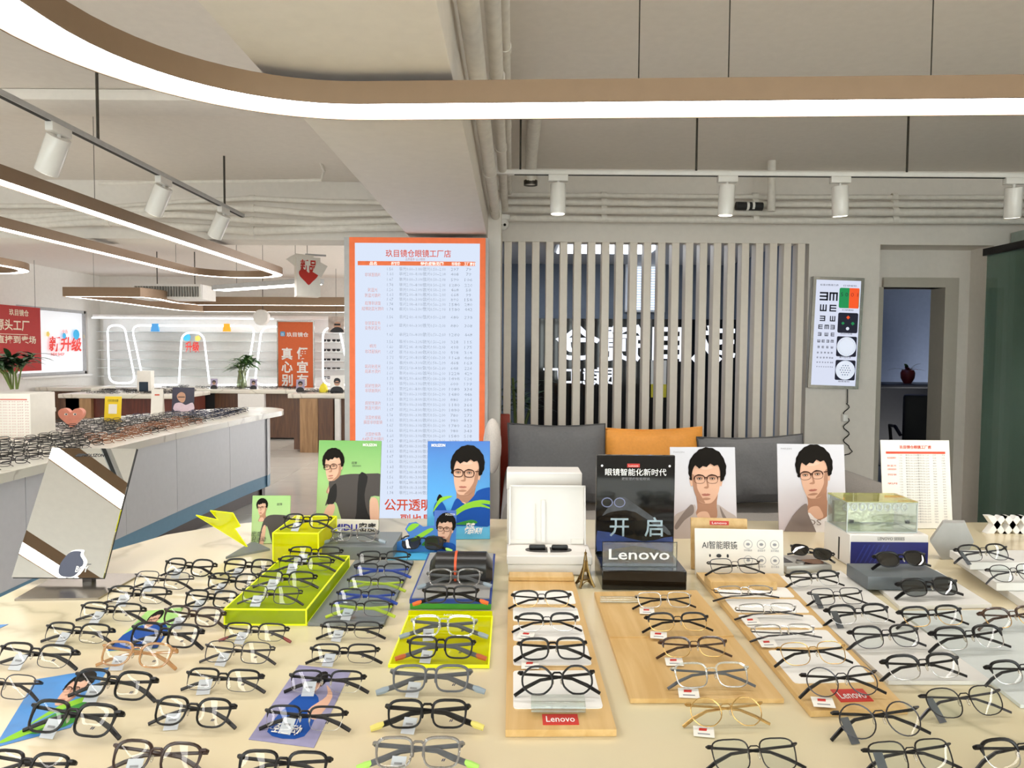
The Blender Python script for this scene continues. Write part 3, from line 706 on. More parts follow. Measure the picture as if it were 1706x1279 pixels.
# shelf wall with light tubes
SWY = 13.05
a, b = at(165, 530, SWY), at(610, 528, SWY)
sw = thing('shelf_wall', 'white back wall shelving outlined by glowing light tubes', 'shelving', (0, 0, 0))
zt_ = a.z
MB().box(a.x, b.x, SWY + .12, SWY + .2, .1, zt_).build('back_panel', 'white', sw, False)
MB().box(a.x, b.x, SWY - .2, SWY + .2, zt_, zt_ + .06).build('header', 'white', sw, False)
MB().box(a.x, b.x, SWY - .45, SWY + .2, .0, .72).build('base_cabinet', 'white', sw, False)
clear('shelf_glass', '#f4f8f6', .03, '#f2f5f3', .6, edge=.2)
for py in (553, 568, 584, 599, 613, 627):
    z = at(300, py, SWY).z; MB().box(a.x, b.x, SWY - .08, SWY + .12, z - .008, z + .004).build('shelf', 'shelf_glass', sw, False)
def neon(pts_, closed=True, r=.016):
    P = []
    k = len(pts_); W3 = [at(x, y, SWY - .14) for x, y in pts_]
    for i in range(k):
        if not closed and i in (0, k - 1): P.append(W3[i]); continue
        p_, q_, n_ = W3[i - 1], W3[i], W3[(i + 1) % k]
        ra = min(.16, (p_ - q_).length * .4, (n_ - q_).length * .4)
        s_ = q_ + (p_ - q_).normalized() * ra; e_ = q_ + (n_ - q_).normalized() * ra
        for t_ in range(5):
            u_ = t_ / 4; P.append(s_ * (1 - u_) ** 2 + q_ * 2 * u_ * (1 - u_) + e_ * u_ * u_)
    MB().tube(P, r, 6, closed).build('light_tube', 'neon', sw)
neon([(179, 542), (207, 542), (226, 638), (182, 638)])
neon([(296, 641), (240, 641), (219, 542), (425, 543), (409, 641), (352, 641)], False)
neon([(298, 638), (303, 554), (339, 554), (349, 639)], False)
neon([(424, 641), (436, 544), (482, 544), (520, 641)])
neon([(600, 546), (538, 546), (538, 641), (600, 641)], False)
neon([(565, 546), (577, 600)], False)
a_, b_ = at(164, 531, SWY), at(462, 534, SWY)
MB().box(a_.x, b_.x, SWY - .21, SWY - .2, a_.z + .0, a_.z + .02).build('light_tube', 'neon', sw, False)
for nm, px0, px1, hx, lab in (('blue', 251, 265, '#4f9fe0', 'small blue lit tag on the shelf wall'), ('orange', 371, 384, '#e89a1c', 'small orange lit tag on the shelf wall')):
    mm_ = M('tag_' + nm, hx, .5, emit=.5, var=0); tp = [at(px0 + 2, 539, SWY - .2), at(px1 - 2, 539, SWY - .2), at(px1, 552, SWY - .2), at(px0, 552, SWY - .2)]
    tag(MB().prism(tp, (0, .03, 0)).build('shelf_tag', mm_, smooth=False), lab, 'tag')
# shelf spectacles to the right of the banner
_sg = MB()
for s in (-1, 1): _sg.prism([(s * .034 + .03 * math.cos(t_ * math.pi / 5), 0, .02 * math.sin(t_ * math.pi / 5)) for t_ in range(10)], (0, .004, 0))
_sg.box(-.068, .068, 0, .004, .012, .018); _sgm = _sg.mesh('sunglasses', 'black', False)
for r_, py in enumerate((567, 583, 599, 614, 629)):
    for c_, px in enumerate((544, 560)):
        p = at(px, py, SWY - .03); o = link('sunglasses', _sgm, None, p); o.scale = (1.15, 1, 1.2)
        tag(o, 'dark sunglasses %s on the %s lit shelf beside the orange banner' % (('left', 'right')[c_], ('top', 'second', 'third', 'fourth', 'lowest')[r_]), 'sunglasses', 'sunglasses on the lit shelf')

# banners
def banner(label, org, rz, wd, ht, mat, name='banner', frame=True, thick=.02):
    t = thing(name, label, 'banner', org, rz)
    MB().box(0, wd, 0, thick, 0, ht).build('cloth', mat, t, False)
    if frame: frame_rect(MB(), -.02, wd + .02, -.02, ht + .02, .02, -.005, thick + .01).build('frame', 'steel', t, False)
    return t
a, b = at(463, 536, 12.3), at(522, 652, 12.3)
bw, bh = b.x - a.x, a.z - b.z
ob = banner('orange upright banner with white characters between the shelves', (a.x, 12.3, b.z), 0, bw, bh, 'orange')
m = MB(); kx = bw / 59; kz = bh / 116
for txt, px, py in (('真', 15, 61), ('便', 41, 60), ('心', 15, 83), ('宜', 41, 83), ('别', 15, 105), ('有', 41, 105)):
    write(m, txt, px * kx, bh - (py) * kz + .0, 21 * kz, -.004, bold=.025, width=19 * kx)
write(m, '玖目镜仓', 33 * kx, bh - 24 * kz, 8 * kz, -.004, bold=.02, width=37 * kx)
m.build('lettering', 'text_white', ob, False)
m = MB(); flat(m, rr(8 * kx, bh - 20 * kz, 8 * kx, 8 * kx, .02), -.004, 0); m.build('emblem', M('emblem_blue', '#4aa3d8', .5, var=0), ob, False)
write(m := MB(), '玖', 8 * kx, bh - 23 * kz, 6 * kz, -.006, width=5 * kx); m.build('emblem_mark', 'text_white', ob, False)
st = MB().box(.1, .16, .0, .03, -b.z, 0).box(bw - .16, bw - .1, 0, .03, -b.z, 0); st.build('stand', 'steel', ob, False)

# red banner on the left wall (runs along depth)
y0_ = 9.3; y1_ = 11.06; xb = XL + .2
za, zb2 = at(40, 510, 10.8).z, at(40, 617, 10.8).z
xb = at(68, 560, 11.06).x
rb = thing('banner', 'red hanging banner with pale characters left of the window', 'banner', (xb, 11.06, zb2), R(90))
hgt = at(68, 513, 11.06).z - at(68, 617, 11.06).z; rb.location.z = at(68, 617, 11.06).z
wd_ = 1.75
rb.rotation_euler = (0, 0, R(-90) + R(180))
# local x runs from the far end towards the viewer's left; mirror so the print faces the room
rb.rotation_euler = (0, 0, R(90)); rb.location.y = 11.06 - wd_
MB().box(0, wd_, 0, .02, 0, hgt).build('cloth', 'banner_red', rb, False)
m = MB()
M('text_cream', '#e8d8c0', .6, var=0)
write(m, '玖目镜仓', wd_ - .48, hgt * .86, .1, -.004, bold=.02, width=.42); write(m, '源头工厂', wd_ - .62, hgt * .64, .17, -.004, bold=.02, width=.72)
write(m, '的直接到卖场', wd_ - .62, hgt * .44, .12, -.004, bold=.02, width=1.0)
m.box(wd_ - .9, wd_ - .3, -.004, -.003, hgt * .56, hgt * .57)
m.build('lettering', 'text_cream', rb, False)
for k in (.1, wd_ - .1): MB().tube([(k, .01, hgt), (k, .01, CEIL - rb.location.z)], .003, 5).build('cord', 'rod', rb)
# window sticker
wx = at(150, 570, 12.8).x; wst = thing('window_sticker', 'colourful red and blue lettering sticker on the window', 'sticker', (XL + .02 - .06, 11.6, 1.38), R(90))
m = MB(); write(m, '新升级', .72, 0, .26, -.004, bold=.03, width=.9, slant=.1); m.build('lettering', M('sticker_red', '#e8443c', .5, emit=.2, var=0), wst, False)
m = MB(); write(m, 'NEW SHOP', .5, -.1, .07, -.004, bold=.02); write(m, '全场', .7, .28, .08, -.004); m.build('small_lettering', 'sticker_red', wst, False)
m = MB(); flat(m, disc(1.02, .27, .09), -.006, 0); flat(m, disc(.25, .26, .05, 5), -.006, 1); flat(m, disc(1.28, .24, .05, 5), -.006, 1); flat(m, disc(.68, .24, .05), -.006, 0); m.build('balloons', [M('sticker_blue', '#3fb4e8', .5, emit=.2, var=0), M('sticker_yellow', '#f2d46a', .5, emit=.2, var=0)], wst, False)
w2 = thing('window_sticker', 'small lettering sticker inside the arch of the shelf wall', 'sticker', at(321, 580, SWY - .02))
m = MB(); write(m, '升级', 0, -.05, .2, -.01, bold=.03, width=.26); m.build('lettering', 'sticker_red', w2, False)
m = MB(); flat(m, disc(-.1, .2, .07), -.012, 0); flat(m, disc(.1, .18, .06, 5), -.012, 1); m.build('balloons', ['sticker_blue', 'sticker_yellow'], w2, False)

# plants
M('leaf', '#3f6b2e', .5, var=.35, scale=8); M('leaf_dark', '#24401f', .5, var=.35, scale=8); M('stem_green', '#6a7a3c', .5); clear('vase_glass', '#dfe8d8', .06, '#8a9a6a', .35)
def leaf(mb, p, d, L_, w_):
    d = d.normalized(); side = d.cross(Vector((0, 0, 1)));
    if side.length < .01: side = Vector((1, 0, 0))
    side.normalize(); rows_ = []
    n = 5
    for i in range(n + 1):
        t_ = i / n; c_ = p + d * L_ * t_ + Vector((0, 0, -.45 * L_ * t_ * t_)); ww = w_ * math.sin(math.pi * (0.06 + .94 * t_) ** .8) + .0005
        rows_ += [c_ - side * ww, c_ + Vector((0, 0, -.15 * ww)), c_ + side * ww]
    mb.add(rows_, [(3 * i + j, 3 * i + j + 1, 3 * i + j + 4, 3 * i + j + 3) for i in range(n) for j in (0, 1)])
def plant(name, label, base, h, spread, nstem, nleaf, vase_h, vase_r, lm, LL, lw, seed):
    t = thing(name, label, 'plant', base); rnd = random.Random(seed)
    if vase_h:
        MB().lathe([(vase_r * .75, 0), (vase_r, vase_h * .15), (vase_r * .8, vase_h * .6), (vase_r * .62, vase_h * .85), (vase_r * .75, vase_h), (vase_r * .66, vase_h), (vase_r * .52, vase_h * .85), (vase_r * .7, vase_h * .5), (vase_r * .6, vase_h * .08)], n=18).build('vase', 'vase_glass', t)
    for s in range(nstem):
        an = rnd.uniform(0, 6.28); q = Vector((math.cos(an), math.sin(an), 0))
        top = q * spread * rnd.uniform(.25, .75) + Vector((0, 0, h * rnd.uniform(.75, 1)))
        b_ = q * vase_r * .3 + Vector((0, 0, .02)); mid = b_.lerp(top, .55) - q * spread * .15
        MB().tube([b_, mid, top], [.02 * h, .018 * h, .012 * h], 6).build('stem', 'stem_green', t)
        for l_ in range(nleaf):
            mb = MB(); d = Vector((math.cos(rnd.uniform(0, 6.28)), math.sin(rnd.uniform(0, 6.28)), rnd.uniform(.1, .9)))
            leaf(mb, mid.lerp(top, rnd.uniform(.45, 1)), d, LL * rnd.uniform(.6, 1.1), lw); mb.build('leaf', lm, t)
    return t
p = at(382, 647, 10.8); plant('potted_plant', 'green leafy plant in a slim vase on the far counter', (p.x, 11.3, at(382, 648, 11.0).z), .5, .3, 7, 14, .28, .08, 'leaf', .26, .03, 3)
p = at(30, 652, 6.2); 
pp_ = thing('price_stand', 'pale boxed price card stand at the left end of the side counter', 'card stand', (0, 0, 0))
ca, cb_ = at(-60, 656, 5.0), at(53, 656, 5.0)
zc = onz(40, 740, TZ)
CYd = 4.55
ca, cb_ = at(-80, 655, CYd), at(50, 655, CYd)
MB().rbox(ca.x, cb_.x, CYd, CYd + .25, TZ + .001, ca.z, .005).build('box', 'paper', pp_)
m = MB()
for k in range(14):
    write(m, '非球面镜片 1.56 单光0.00-3.00 297 79', (ca.x + cb_.x) / 2 + .02, ca.z - .055 - k * .018, .011, CYd - .001, width=(cb_.x - ca.x) * .88, res=1)
m.build('lettering', 'text_pale_red', pp_, False)
MB().box(ca.x + .02, cb_.x - .02, CYd - .001, CYd, ca.z - .04, ca.z - .034).build('header_bar', 'text_red', pp_, False)
plant('potted_plant', 'dark leafy bamboo plant in a glass standing on the pale card box', (at(24, 650, CYd + .12).x, CYd + .12, ca.z + .002), .26, .2, 10, 16, .0, .06, 'leaf_dark', .17, .02, 5)

# things on the side counter
M('heart_pink', '#d98c78', .5); hz = onz(118, 712, TZ)
hrt = thing('heart_figure', 'pink heart shaped plush with two eyes on the side counter', 'figure', (hz.x, hz.y, TZ), R(8))
hp = [(0, .0), (.03, .03), (.075, .075), (.085, .115), (.06, .14), (.025, .135), (0, .11), (-.025, .135), (-.06, .14), (-.085, .115), (-.075, .075), (-.03, .03)]
MB().prism([(x, 0, z) for x, z in smoothpoly(hp, 3)], (0, .05, 0)).build('body', 'heart_pink', hrt)
m = MB()
for s in (-1, 1): flat(m, disc(s * .03, .098, .008, 14, 1.5), -.002, 0); flat(m, disc(s * .03 + .002, .098, .006, 10), -.004, 1)
m.build('eyes', ['text_white', 'text_dark'], hrt, False)
M('card_yellow', '#e8c81e', .5, var=.02)
c_ = onz(187, 702, TZ); sc = c_.y / F
yc = thing('sign_card', 'upright yellow card with a blank white square on the side counter', 'card', (c_.x, c_.y, TZ), 0, None, R(-6))
MB().rbox(-14 * sc, 14 * sc, 0, .006, 0, 42 * sc, .002).build('card', 'card_yellow', yc); MB().box(-14 * sc, 14 * sc, .006, .06, 0, .004).build('foot', 'card_yellow', yc, False)
MB().box(-7 * sc, 7 * sc, -.001, 0, 13 * sc, 29 * sc).build('white_square', 'paper', yc, False)
m = MB(); write(m, '扫码领优惠', 0, 33 * sc, 5 * sc, -.001, width=18 * sc); m.build('lettering', 'text_dark', yc, False)
c_ = onz(262, 690, TZ); sc = c_.y / F
tc = thing('tent_card', 'white folded tent card with a small red mark on the side counter', 'card', (c_.x, c_.y, TZ), R(15))
wv = 9 * sc; hv = 42 * sc
MB().prism([(-wv, -.03, 0), (wv, -.03, 0), (wv, .02, hv), (-wv, .02, hv)], (0, .003, 0)).prism([(-wv, .07, 0), (wv, .07, 0), (wv, .02, hv), (-wv, .02, hv)], (0, .003, 0)).build('card', 'paper', tc)
m = MB(); m.add([(-.02, -.031 + .05 * .75 - .002, hv * .75), (.02, -.031 + .05 * .75 - .002, hv * .75), (.02, -.031 + .05 * .8 - .002, hv * .8), (-.02, -.031 + .05 * .8 - .002, hv * .8)], [(0, 1, 2, 3)]); m.build('mark', 'text_red', tc, False)
FRM = {}

# round stool at the left
c_ = at(72, 680, 8.0); sto = thing('side_table', 'small round white side table with spectacles beyond the card box', 'table', (c_.x - .15, 8.0, 0))
MB().lathe([(.24, c_.z - .05), (.25, c_.z - .04), (.25, c_.z - .005), (.245, c_.z)], n=28).build('top', 'marble_white', sto); MB().lathe([(.17, 0), (.17, c_.z - .05)], n=24).build('base', 'white', sto)

# hanging cube display
a = at(512, 460, 7.8); k = 7.8 / F
hc = thing('hanging_cube', 'white printed paper cube hanging from the ceiling near the orange banner', 'hanging decoration', (a.x, 7.8, a.z), R(24))
MB().box(-19 * k, 19 * k, -.1, .1, -34 * k, 30 * k).build('cube', 'paper', hc, False)
m = MB(); write(m, '新品', 0, 8 * k, 20 * k, -.102, width=26 * k, bold=.03); flat(m, smoothpoly([(x * 1.2 + .0, z * 1.2 - 16 * k) for x, z in hp], 2), -.102, 0); m.build('print', 'red', hc, False)
MB().prism([(-34 * k, -.02, 26 * k), (-18 * k, -.02, 36 * k), (12 * k, -.02, 34 * k), (-16 * k, -.02, 12 * k)], (0, .02, 0)).build('flap', 'paper', hc, False)
MB().prism([(14 * k, -.12, 24 * k), (30 * k, -.12, 16 * k), (20 * k, -.12, -2 * k), (6 * k, -.12, 6 * k)], (0, .02, 0)).build('flap', 'paper', hc, False)
MB().tube([(0, 0, 30 * k), (0, 0, CEIL - a.z)], .003, 5).build('wire', 'rod', hc)
MB().box(-.02, .2, -.01, .01, 34 * k, 37 * k).build('bracket', 'casing_grey', hc, False)
# small hanging cards above the shelves
p = at(560, 541, 11.8); hk = thing('hanging_card', 'hanging photo card of a person in sunglasses before the lit shelf', 'card', p)
kk = 11.8 / F
MB().box(-13 * kk, 13 * kk, 0, .01, -13 * kk, 14 * kk).build('card', M('card_photo', '#b9aaa0', .5, var=.4, scale=9), hk, False)
m = MB(); flat(m, disc(2 * kk, -1 * kk, 6 * kk), -.002, 0); flat(m, smoothpoly([(-10 * kk, -12 * kk), (-2 * kk, -4 * kk), (8 * kk, -5 * kk), (12 * kk, -12 * kk)], 3), -.003, 1); m.box(-3 * kk, 7 * kk, -.006, -.004, -1 * kk, 2 * kk, 1); m.build('portrait', [M('skin_far', '#c79a80', .6, var=0), 'text_dark'], hk, False)
MB().tube([(0, 0, 14 * kk), (0, 0, CEIL - p.z)], .003, 5).build('wire', 'rod', hk)
p = at(438, 529, 11.9); hd = tag(MB().lathe([(.12, 0), (.13, .02), (.13, .1), (.12, .12)], n=20, axis='Y').build('speaker_disc', 'white', loc=p), 'round pale ceiling speaker hanging before the shelf wall', 'speaker')
MB().tube([(0, 0, .12), (0, 0, CEIL - p.z)], .006, 5).build('rod', 'rod', hd)
# yellow bear-like pouch and desk portraits on the far counter
p = at(539, 652, 10.0); yb = thing('yellow_pouch', 'small yellow pouch on the far counter beside the orange banner', 'pouch', (p.x, 10.0, at(539, 656, 9.7).z))
MB().lathe([(.02, 0), (.06, .005), (.062, .05), (.04, .11), (.012, .13)], n=16).build('bag', M('pouch_yellow', '#e3d22a', .5), yb); MB().tube([(-.012, 0, .125), (0, 0, .15), (.012, 0, .125)], .006, 6).build('knot', 'pouch_yellow', yb)
def mini_portrait(px, py, Y, zsurf, w_, h_, label, bgc, suit=True):
    p = at(px, py, Y); t = thing('portrait_card', label, 'card', (p.x, Y, zsurf), 0, None, R(-8))
    MB().box(-w_ / 2, w_ / 2, 0, .004, 0, h_).build('card', bgc, t, False); MB().box(-w_ / 2, w_ / 2, .004, .05, 0, .003).build('foot', 'paper', t, False)
    m = MB(); flat(m, smoothpoly([(-w_ * .45, .002), (-w_ * .35, h_ * .3), (0, h_ * .38), (w_ * .35, h_ * .3), (w_ * .45, .002)], 3), -.001, 1)
    flat(m, disc(0, h_ * .58, h_ * .17), -.002, 0); flat(m, smoothpoly([(-h_ * .18, h_ * .6), (-h_ * .15, h_ * .8), (0, h_ * .86), (h_ * .16, h_ * .78), (h_ * .18, h_ * .6), (0, h_ * .7)], 3), -.003, 1)
    m.box(-h_ * .14, h_ * .14, -.005, -.004, h_ * .56, h_ * .62, 1); m.build('portrait', ['skin_far', 'text_dark'], t, False)
    return t
mini_portrait(561, 648, 9.95, fcC[3], .2, .25, 'small portrait card of a man in dark sunglasses near the yellow pouch', 'white')
M('lilac', '#a9a0bd', .6); M('slate', '#3c3b4c', .6)
mini_portrait(500, 650, 10.2, fcC[3], .12, .18, 'small portrait card standing in front of the orange banner', 'lilac')
mini_portrait(422, 640, 11.2, fcB[3], .11, .16, 'small lilac portrait card right of the leafy plant', 'lilac')
mini_portrait(356, 640, 11.2, fcB[3], .11, .16, 'small lilac portrait card left of the leafy plant', 'lilac')
# photo board of a woman leaning on her arm
c_ = onz(282, 688, TZ); sc = c_.y / F
pb = thing('photo_card', 'dark photo card of a resting person in glasses beside the tent card', 'card', (c_.x + .06, c_.y + .12, TZ), R(6), None, R(-8))
MB().rbox(-17 * sc, 19 * sc, 0, .006, 0, 42 * sc, .002).build('card', 'slate', pb); MB().box(-12 * sc, 12 * sc, .006, .06, 0, .004).build('foot', 'slate', pb, False)
m = MB(); flat(m, smoothpoly([(-12 * sc, 2 * sc), (-12 * sc, 14 * sc), (-2 * sc, 16 * sc), (6 * sc, 12 * sc), (17 * sc, 16 * sc), (18 * sc, 2 * sc)], 3), -.002, 1)
flat(m, smoothpoly([(-9 * sc, 28 * sc), (-6 * sc, 20 * sc), (1 * sc, 16 * sc), (5 * sc, 22 * sc), (4 * sc, 31 * sc), (-3 * sc, 34 * sc)], 4), -.003, 0)
m.box(-7 * sc, 4 * sc, -.005, -.004, 25 * sc, 26.2 * sc, 2); m.build('portrait', ['skin_far', M('pale_pink', '#d8c3d0', .6), 'text_dark'], pb, False)
c_ = at(260, 630, 10.6); bx = tag(MB().rbox(-.1, .1, -.05, .05, 0, .32, .004).build('display_box', 'paper', loc=(c_.x, 10.3, fcA[3])), 'pale tall display box on the far counter', 'box')
MB().box(-.07, .06, -.053, -.05, .02, .16).build('dark_label', M('label_navy', '#15293c', .5), bx, False)

# ================================================================== SOFA AND OFFICE
M('sofa_grey', '#8f8a86', .85, var=.05, bump=.25, scale=90); M('cushion_grey', '#5f5f61', .8, var=.06, bump=.3, scale=60); M('cushion_orange', '#d08a34', .65, var=.05, bump=.3, scale=60); M('piping_dark', '#3a393b', .7)
SFY = 4.35
so = thing('sofa', 'pale grey sofa with rounded arms against the slat screen', 'sofa', (0, 0, 0))
xa, xb2 = at(838, 800, 4.4).x, at(1450, 800, 4.4).x
MB().rbox(xa + .2, xb2 - .2, 3.75, 4.75, .12, .44, .05, 3).build('seat', 'sofa_grey', so)
MB().rbox(xa + .05, xb2 - .05, 4.6, 4.98, .12, .74, .09, 3).build('backrest', 'sofa_grey', so)
for x0_, x1_ in ((xa, xa + .22), (xb2 - .24, xb2)):
    m = MB(); prof = smoothpoly([(x0_, .1), (x0_, .5), (x0_ + .04, .62), ((x0_ + x1_) / 2, .66), (x1_ - .04, .62), (x1_, .5), (x1_, .1)], 3)
    m.prism([(x, 3.7, z) for x, z in prof], (0, 1.2, 0)); m.build('armrest', 'sofa_grey', so)
for x0_ in (xa + .1, xb2 - .1):
    for y0_ in (3.85, 4.85): MB().tube([(x0_, y0_, 0), (x0_, y0_, .13)], .025, 8).build('leg', 'black', so)
def cushion(name, label, px0, px1, pyt, Y, w_mat, ht, lean=14, roll=0, group='sofa cushions'):
    a, b = at(px0, pyt, Y), at(px1, pyt, Y); wd = b.x - a.x
    t = thing(name, label, 'cushion', ((a.x + b.x) / 2, Y - .0, a.z - ht * math.cos(R(lean))), 0, group, R(-lean))
    t.rotation_euler = (R(-lean), R(roll), 0)
    n, k_ = 14, 10; vs_ = []; fs_ = []
    for side in (-1, 1):
        for i in range(n + 1):
            for j in range(k_ + 1):
                u_, v_ = 2 * i / n - 1, 2 * j / k_ - 1
                th = .085 * ((1 - u_ ** 4) * (1 - v_ ** 4)) ** .45
                sag = .018 * (1 - u_ * u_) * v_; inx = 1 - .03 * (1 - v_ * v_)
                wr = .004 * math.sin(9 * u_ + 7 * v_) * (1 - u_ ** 2)
                vs_.append((u_ * wd / 2 * inx, side * (th + wr), ht / 2 + v_ * ht / 2 - sag))
    q_ = (n + 1) * (k_ + 1)
    for s_ in (0, 1):
        for i in range(n):
            for j in range(k_):
                f_ = (i * (k_ + 1) + j, (i + 1) * (k_ + 1) + j, (i + 1) * (k_ + 1) + j + 1, i * (k_ + 1) + j + 1)
                f_ = tuple(z_ + s_ * q_ for z_ in f_); fs_.append(f_ if s_ == 0 else f_[::-1])
    MB().add(vs_, fs_).build('cover', w_mat, t)
    rim = [vs_[j] for j in range(k_ + 1)] + [vs_[i * (k_ + 1) + k_] for i in range(1, n + 1)] + [vs_[n * (k_ + 1) + j] for j in range(k_ - 1, -1, -1)] + [vs_[i * (k_ + 1)] for i in range(n - 1, 0, -1)]
    MB().tube([(x, 0, z) for x, y, z in rim], .006, 6, True).build('piping', 'piping_dark' if 'orange' not in w_mat else w_mat, t)
    return t
cushion('cushion', 'dark grey cushion on the sofa behind the white box', 846, 1012, 708, 4.3, 'cushion_grey', .49)
cushion('cushion', 'mustard orange cushion in the middle of the sofa', 1006, 1178, 714, 4.36, 'cushion_orange', .46, 12, -1)
cushion('cushion', 'dark grey cushion on the sofa behind the two portraits', 1172, 1352, 728, 4.28, 'cushion_grey', .42, 14, -2)
M('plush_white', '#d8d0ca', .9, bump=.6, scale=120)
p = at(838, 760, 4.55); tag(MB().ball((0, 0, 0), .11, 10, sc=(.5, .7, 1.5)).build('plush', 'plush_white', loc=(p.x - .06, 4.2, .84)), 'white fluffy plush at the left end of the sofa', 'plush')
p = at(842, 735, 4.9); tag(MB().rbox(-.05, .03, -.03, .03, 0, .95, .01).build('red_box', M('box_red', '#a53218', .5), loc=(p.x, 5.12, 0.0)), 'narrow red box standing behind the grey cushion', 'box')
# plant behind slats
plant('potted_plant', 'dark hanging plant behind the left slats', (at(862, 650, 6.3).x, 6.3, .3), .9, .3, 6, 9, .25, .12, 'leaf_dark', .35, .016, 9)
# office desk, chair, flower pot
oa, ob_ = at(1462, 640, 7.7), at(1600, 640, 7.7)
dk = thing('desk', 'dark office desk seen through the doorway', 'desk', (oa.x - .3, 7.7, 0))
M('desk_dark', '#2a2c33', .4); dw = ob_.x - oa.x + .5
MB().rbox(0, dw, 0, .7, oa.z - .04, oa.z, .006).build('top', 'desk_dark', dk)
for x in (.02, dw - .05): MB().box(x, x + .03, .05, .65, 0, oa.z - .04).build('side_panel', 'desk_dark', dk, False)
MB().box(.05, dw - .05, .6, .62, .1, oa.z - .04).build('back_panel', 'desk_dark', dk, False)
p = at(1512, 634, 8.0); fp = thing('flower_pot', 'small potted flower on the office desk', 'plant', (p.x, 8.0, oa.z)); rnd = random.Random(4)
MB().lathe([(.04, 0), (.07, .06), (.075, .12), (.06, .15)], n=16).build('pot', M('pot_red', '#7a2a20', .4), fp)
for i in range(12):
    mb = MB(); an = rnd.uniform(0, 6.28); leaf(mb, Vector((0, 0, .14)), Vector((math.cos(an), math.sin(an), rnd.uniform(.4, 1.6))), rnd.uniform(.12, .26), .018); mb.build('leaf', 'leaf_dark' if i % 3 else M('petal', '#7c3440', .6), fp)
oc = thing('office_chair', 'black office chair with armrests standing in the office doorway', 'chair', (at(1545, 720, 6.9).x, 6.95, 0), R(160))
MB().rbox(-.24, .24, -.24, .22, .44, .52, .03).build('seat', 'black_matte', oc); MB().rbox(-.23, .23, .2, .27, .55, 1.02, .03).build('backrest', 'black_matte', oc)
for s in (-1, 1):
    MB().tube([(s * .26, -.18, .48), (s * .28, -.18, .68), (s * .28, .15, .7), (s * .24, .22, .62)], .016, 8).build('armrest', 'black', oc)
MB().tube([(0, 0, .1), (0, 0, .45)], .03, 10).build('column', 'steel', oc)
for k_ in range(5): an = k_ * 1.2566; MB().tube([(0, 0, .1), (.28 * math.cos(an), .28 * math.sin(an), .05)], [.022, .014], 8).build('foot', 'black', oc)
# ================================================================== FRONT DISPLAY COUNTER
tp = [(2.7, .45), (2.7, 2.44), (-.6, 2.44), (-.78, 2.41), (-.95, 2.33), (-1.08, 2.2), (-1.16, 2.0), (-1.19, 1.75), (-1.19, .45)]
ft = tag(MB().prism([(x, y, TZ - .05) for x, y in tp], (0, 0, .05)).build('counter_top', 'marble'), 'cream marble top of the front display counter', 'counter top')
fb = thing('display_counter', 'white base cabinet under the cream marble display top', 'counter')
MB().prism([(x * .95 if x < 0 else x - .08, y if y < .5 else y - .12, .1) for x, y in tp], (0, 0, TZ - .052 - .1)).build('cabinet', 'panel_blue_white', fb)
MB().prism([(x * .9 if x < 0 else x - .12, y if y < .5 else y - .18, 0) for x, y in tp], (0, 0, .1)).build('toe_kick', 'toe_dark', fb)

def onT(px, py, h=0.0): return onz(px, py, TZ + h)
def clip(poly, x0, x1, z0, z1):
    for ax, lim, sg_ in ((0, x0, 1), (0, x1, -1), (1, z0, 1), (1, z1, -1)):
        out = []
        for i in range(len(poly)):
            a, b = poly[i - 1], poly[i]; ia, ib = sg_ * (a[ax] - lim) >= 0, sg_ * (b[ax] - lim) >= 0
            if ia != ib:
                t = (lim - a[ax]) / (b[ax] - a[ax]); out.append((a[0] + t * (b[0] - a[0]), a[1] + t * (b[1] - a[1])))
            if ib: out.append(b)
        poly = out
        if len(poly) < 3: return []
    return poly
M('skin', '#d6ab93', .6, var=0); M('skin_dk', '#ab8069', .6, var=0); M('skin_lt', '#deb7a1', .6, var=0); M('hair', '#17130f', .6, var=0); M('lips', '#a8645a', .6, var=0)
M('jacket', '#b7a9a4', .6, var=0); M('jacket_dk', '#857873', .6, var=0); M('tee_white', '#e2dcdc', .6, var=0); M('tee_grey', '#4f4a48', .6, var=0); M('tee_dark', '#2c2a2a', .6, var=0)
M('jersey', '#1f4fa0', .6, var=0); M('ribbon', '#8cc63a', .6, var=0); M('ribbon_dk', '#3f8a3c', .6, var=0); M('frame_brown', '#4a2e24', .5, var=0); M('eye_white', '#cdc2ba', .6, var=0)
PM = ['skin', 'skin_dk', 'skin_lt', 'hair', 'lips', 'tee_white', 'frame_brown', 'jacket', 'jacket_dk', 'tee_grey', 'tee_dark', 'jersey', 'ribbon', 'ribbon_dk', 'text_white', 'eye_white']
for _n in PM:
    MATS[_n].node_tree.nodes['Principled BSDF'].inputs['Specular IOR Level'].default_value = .08
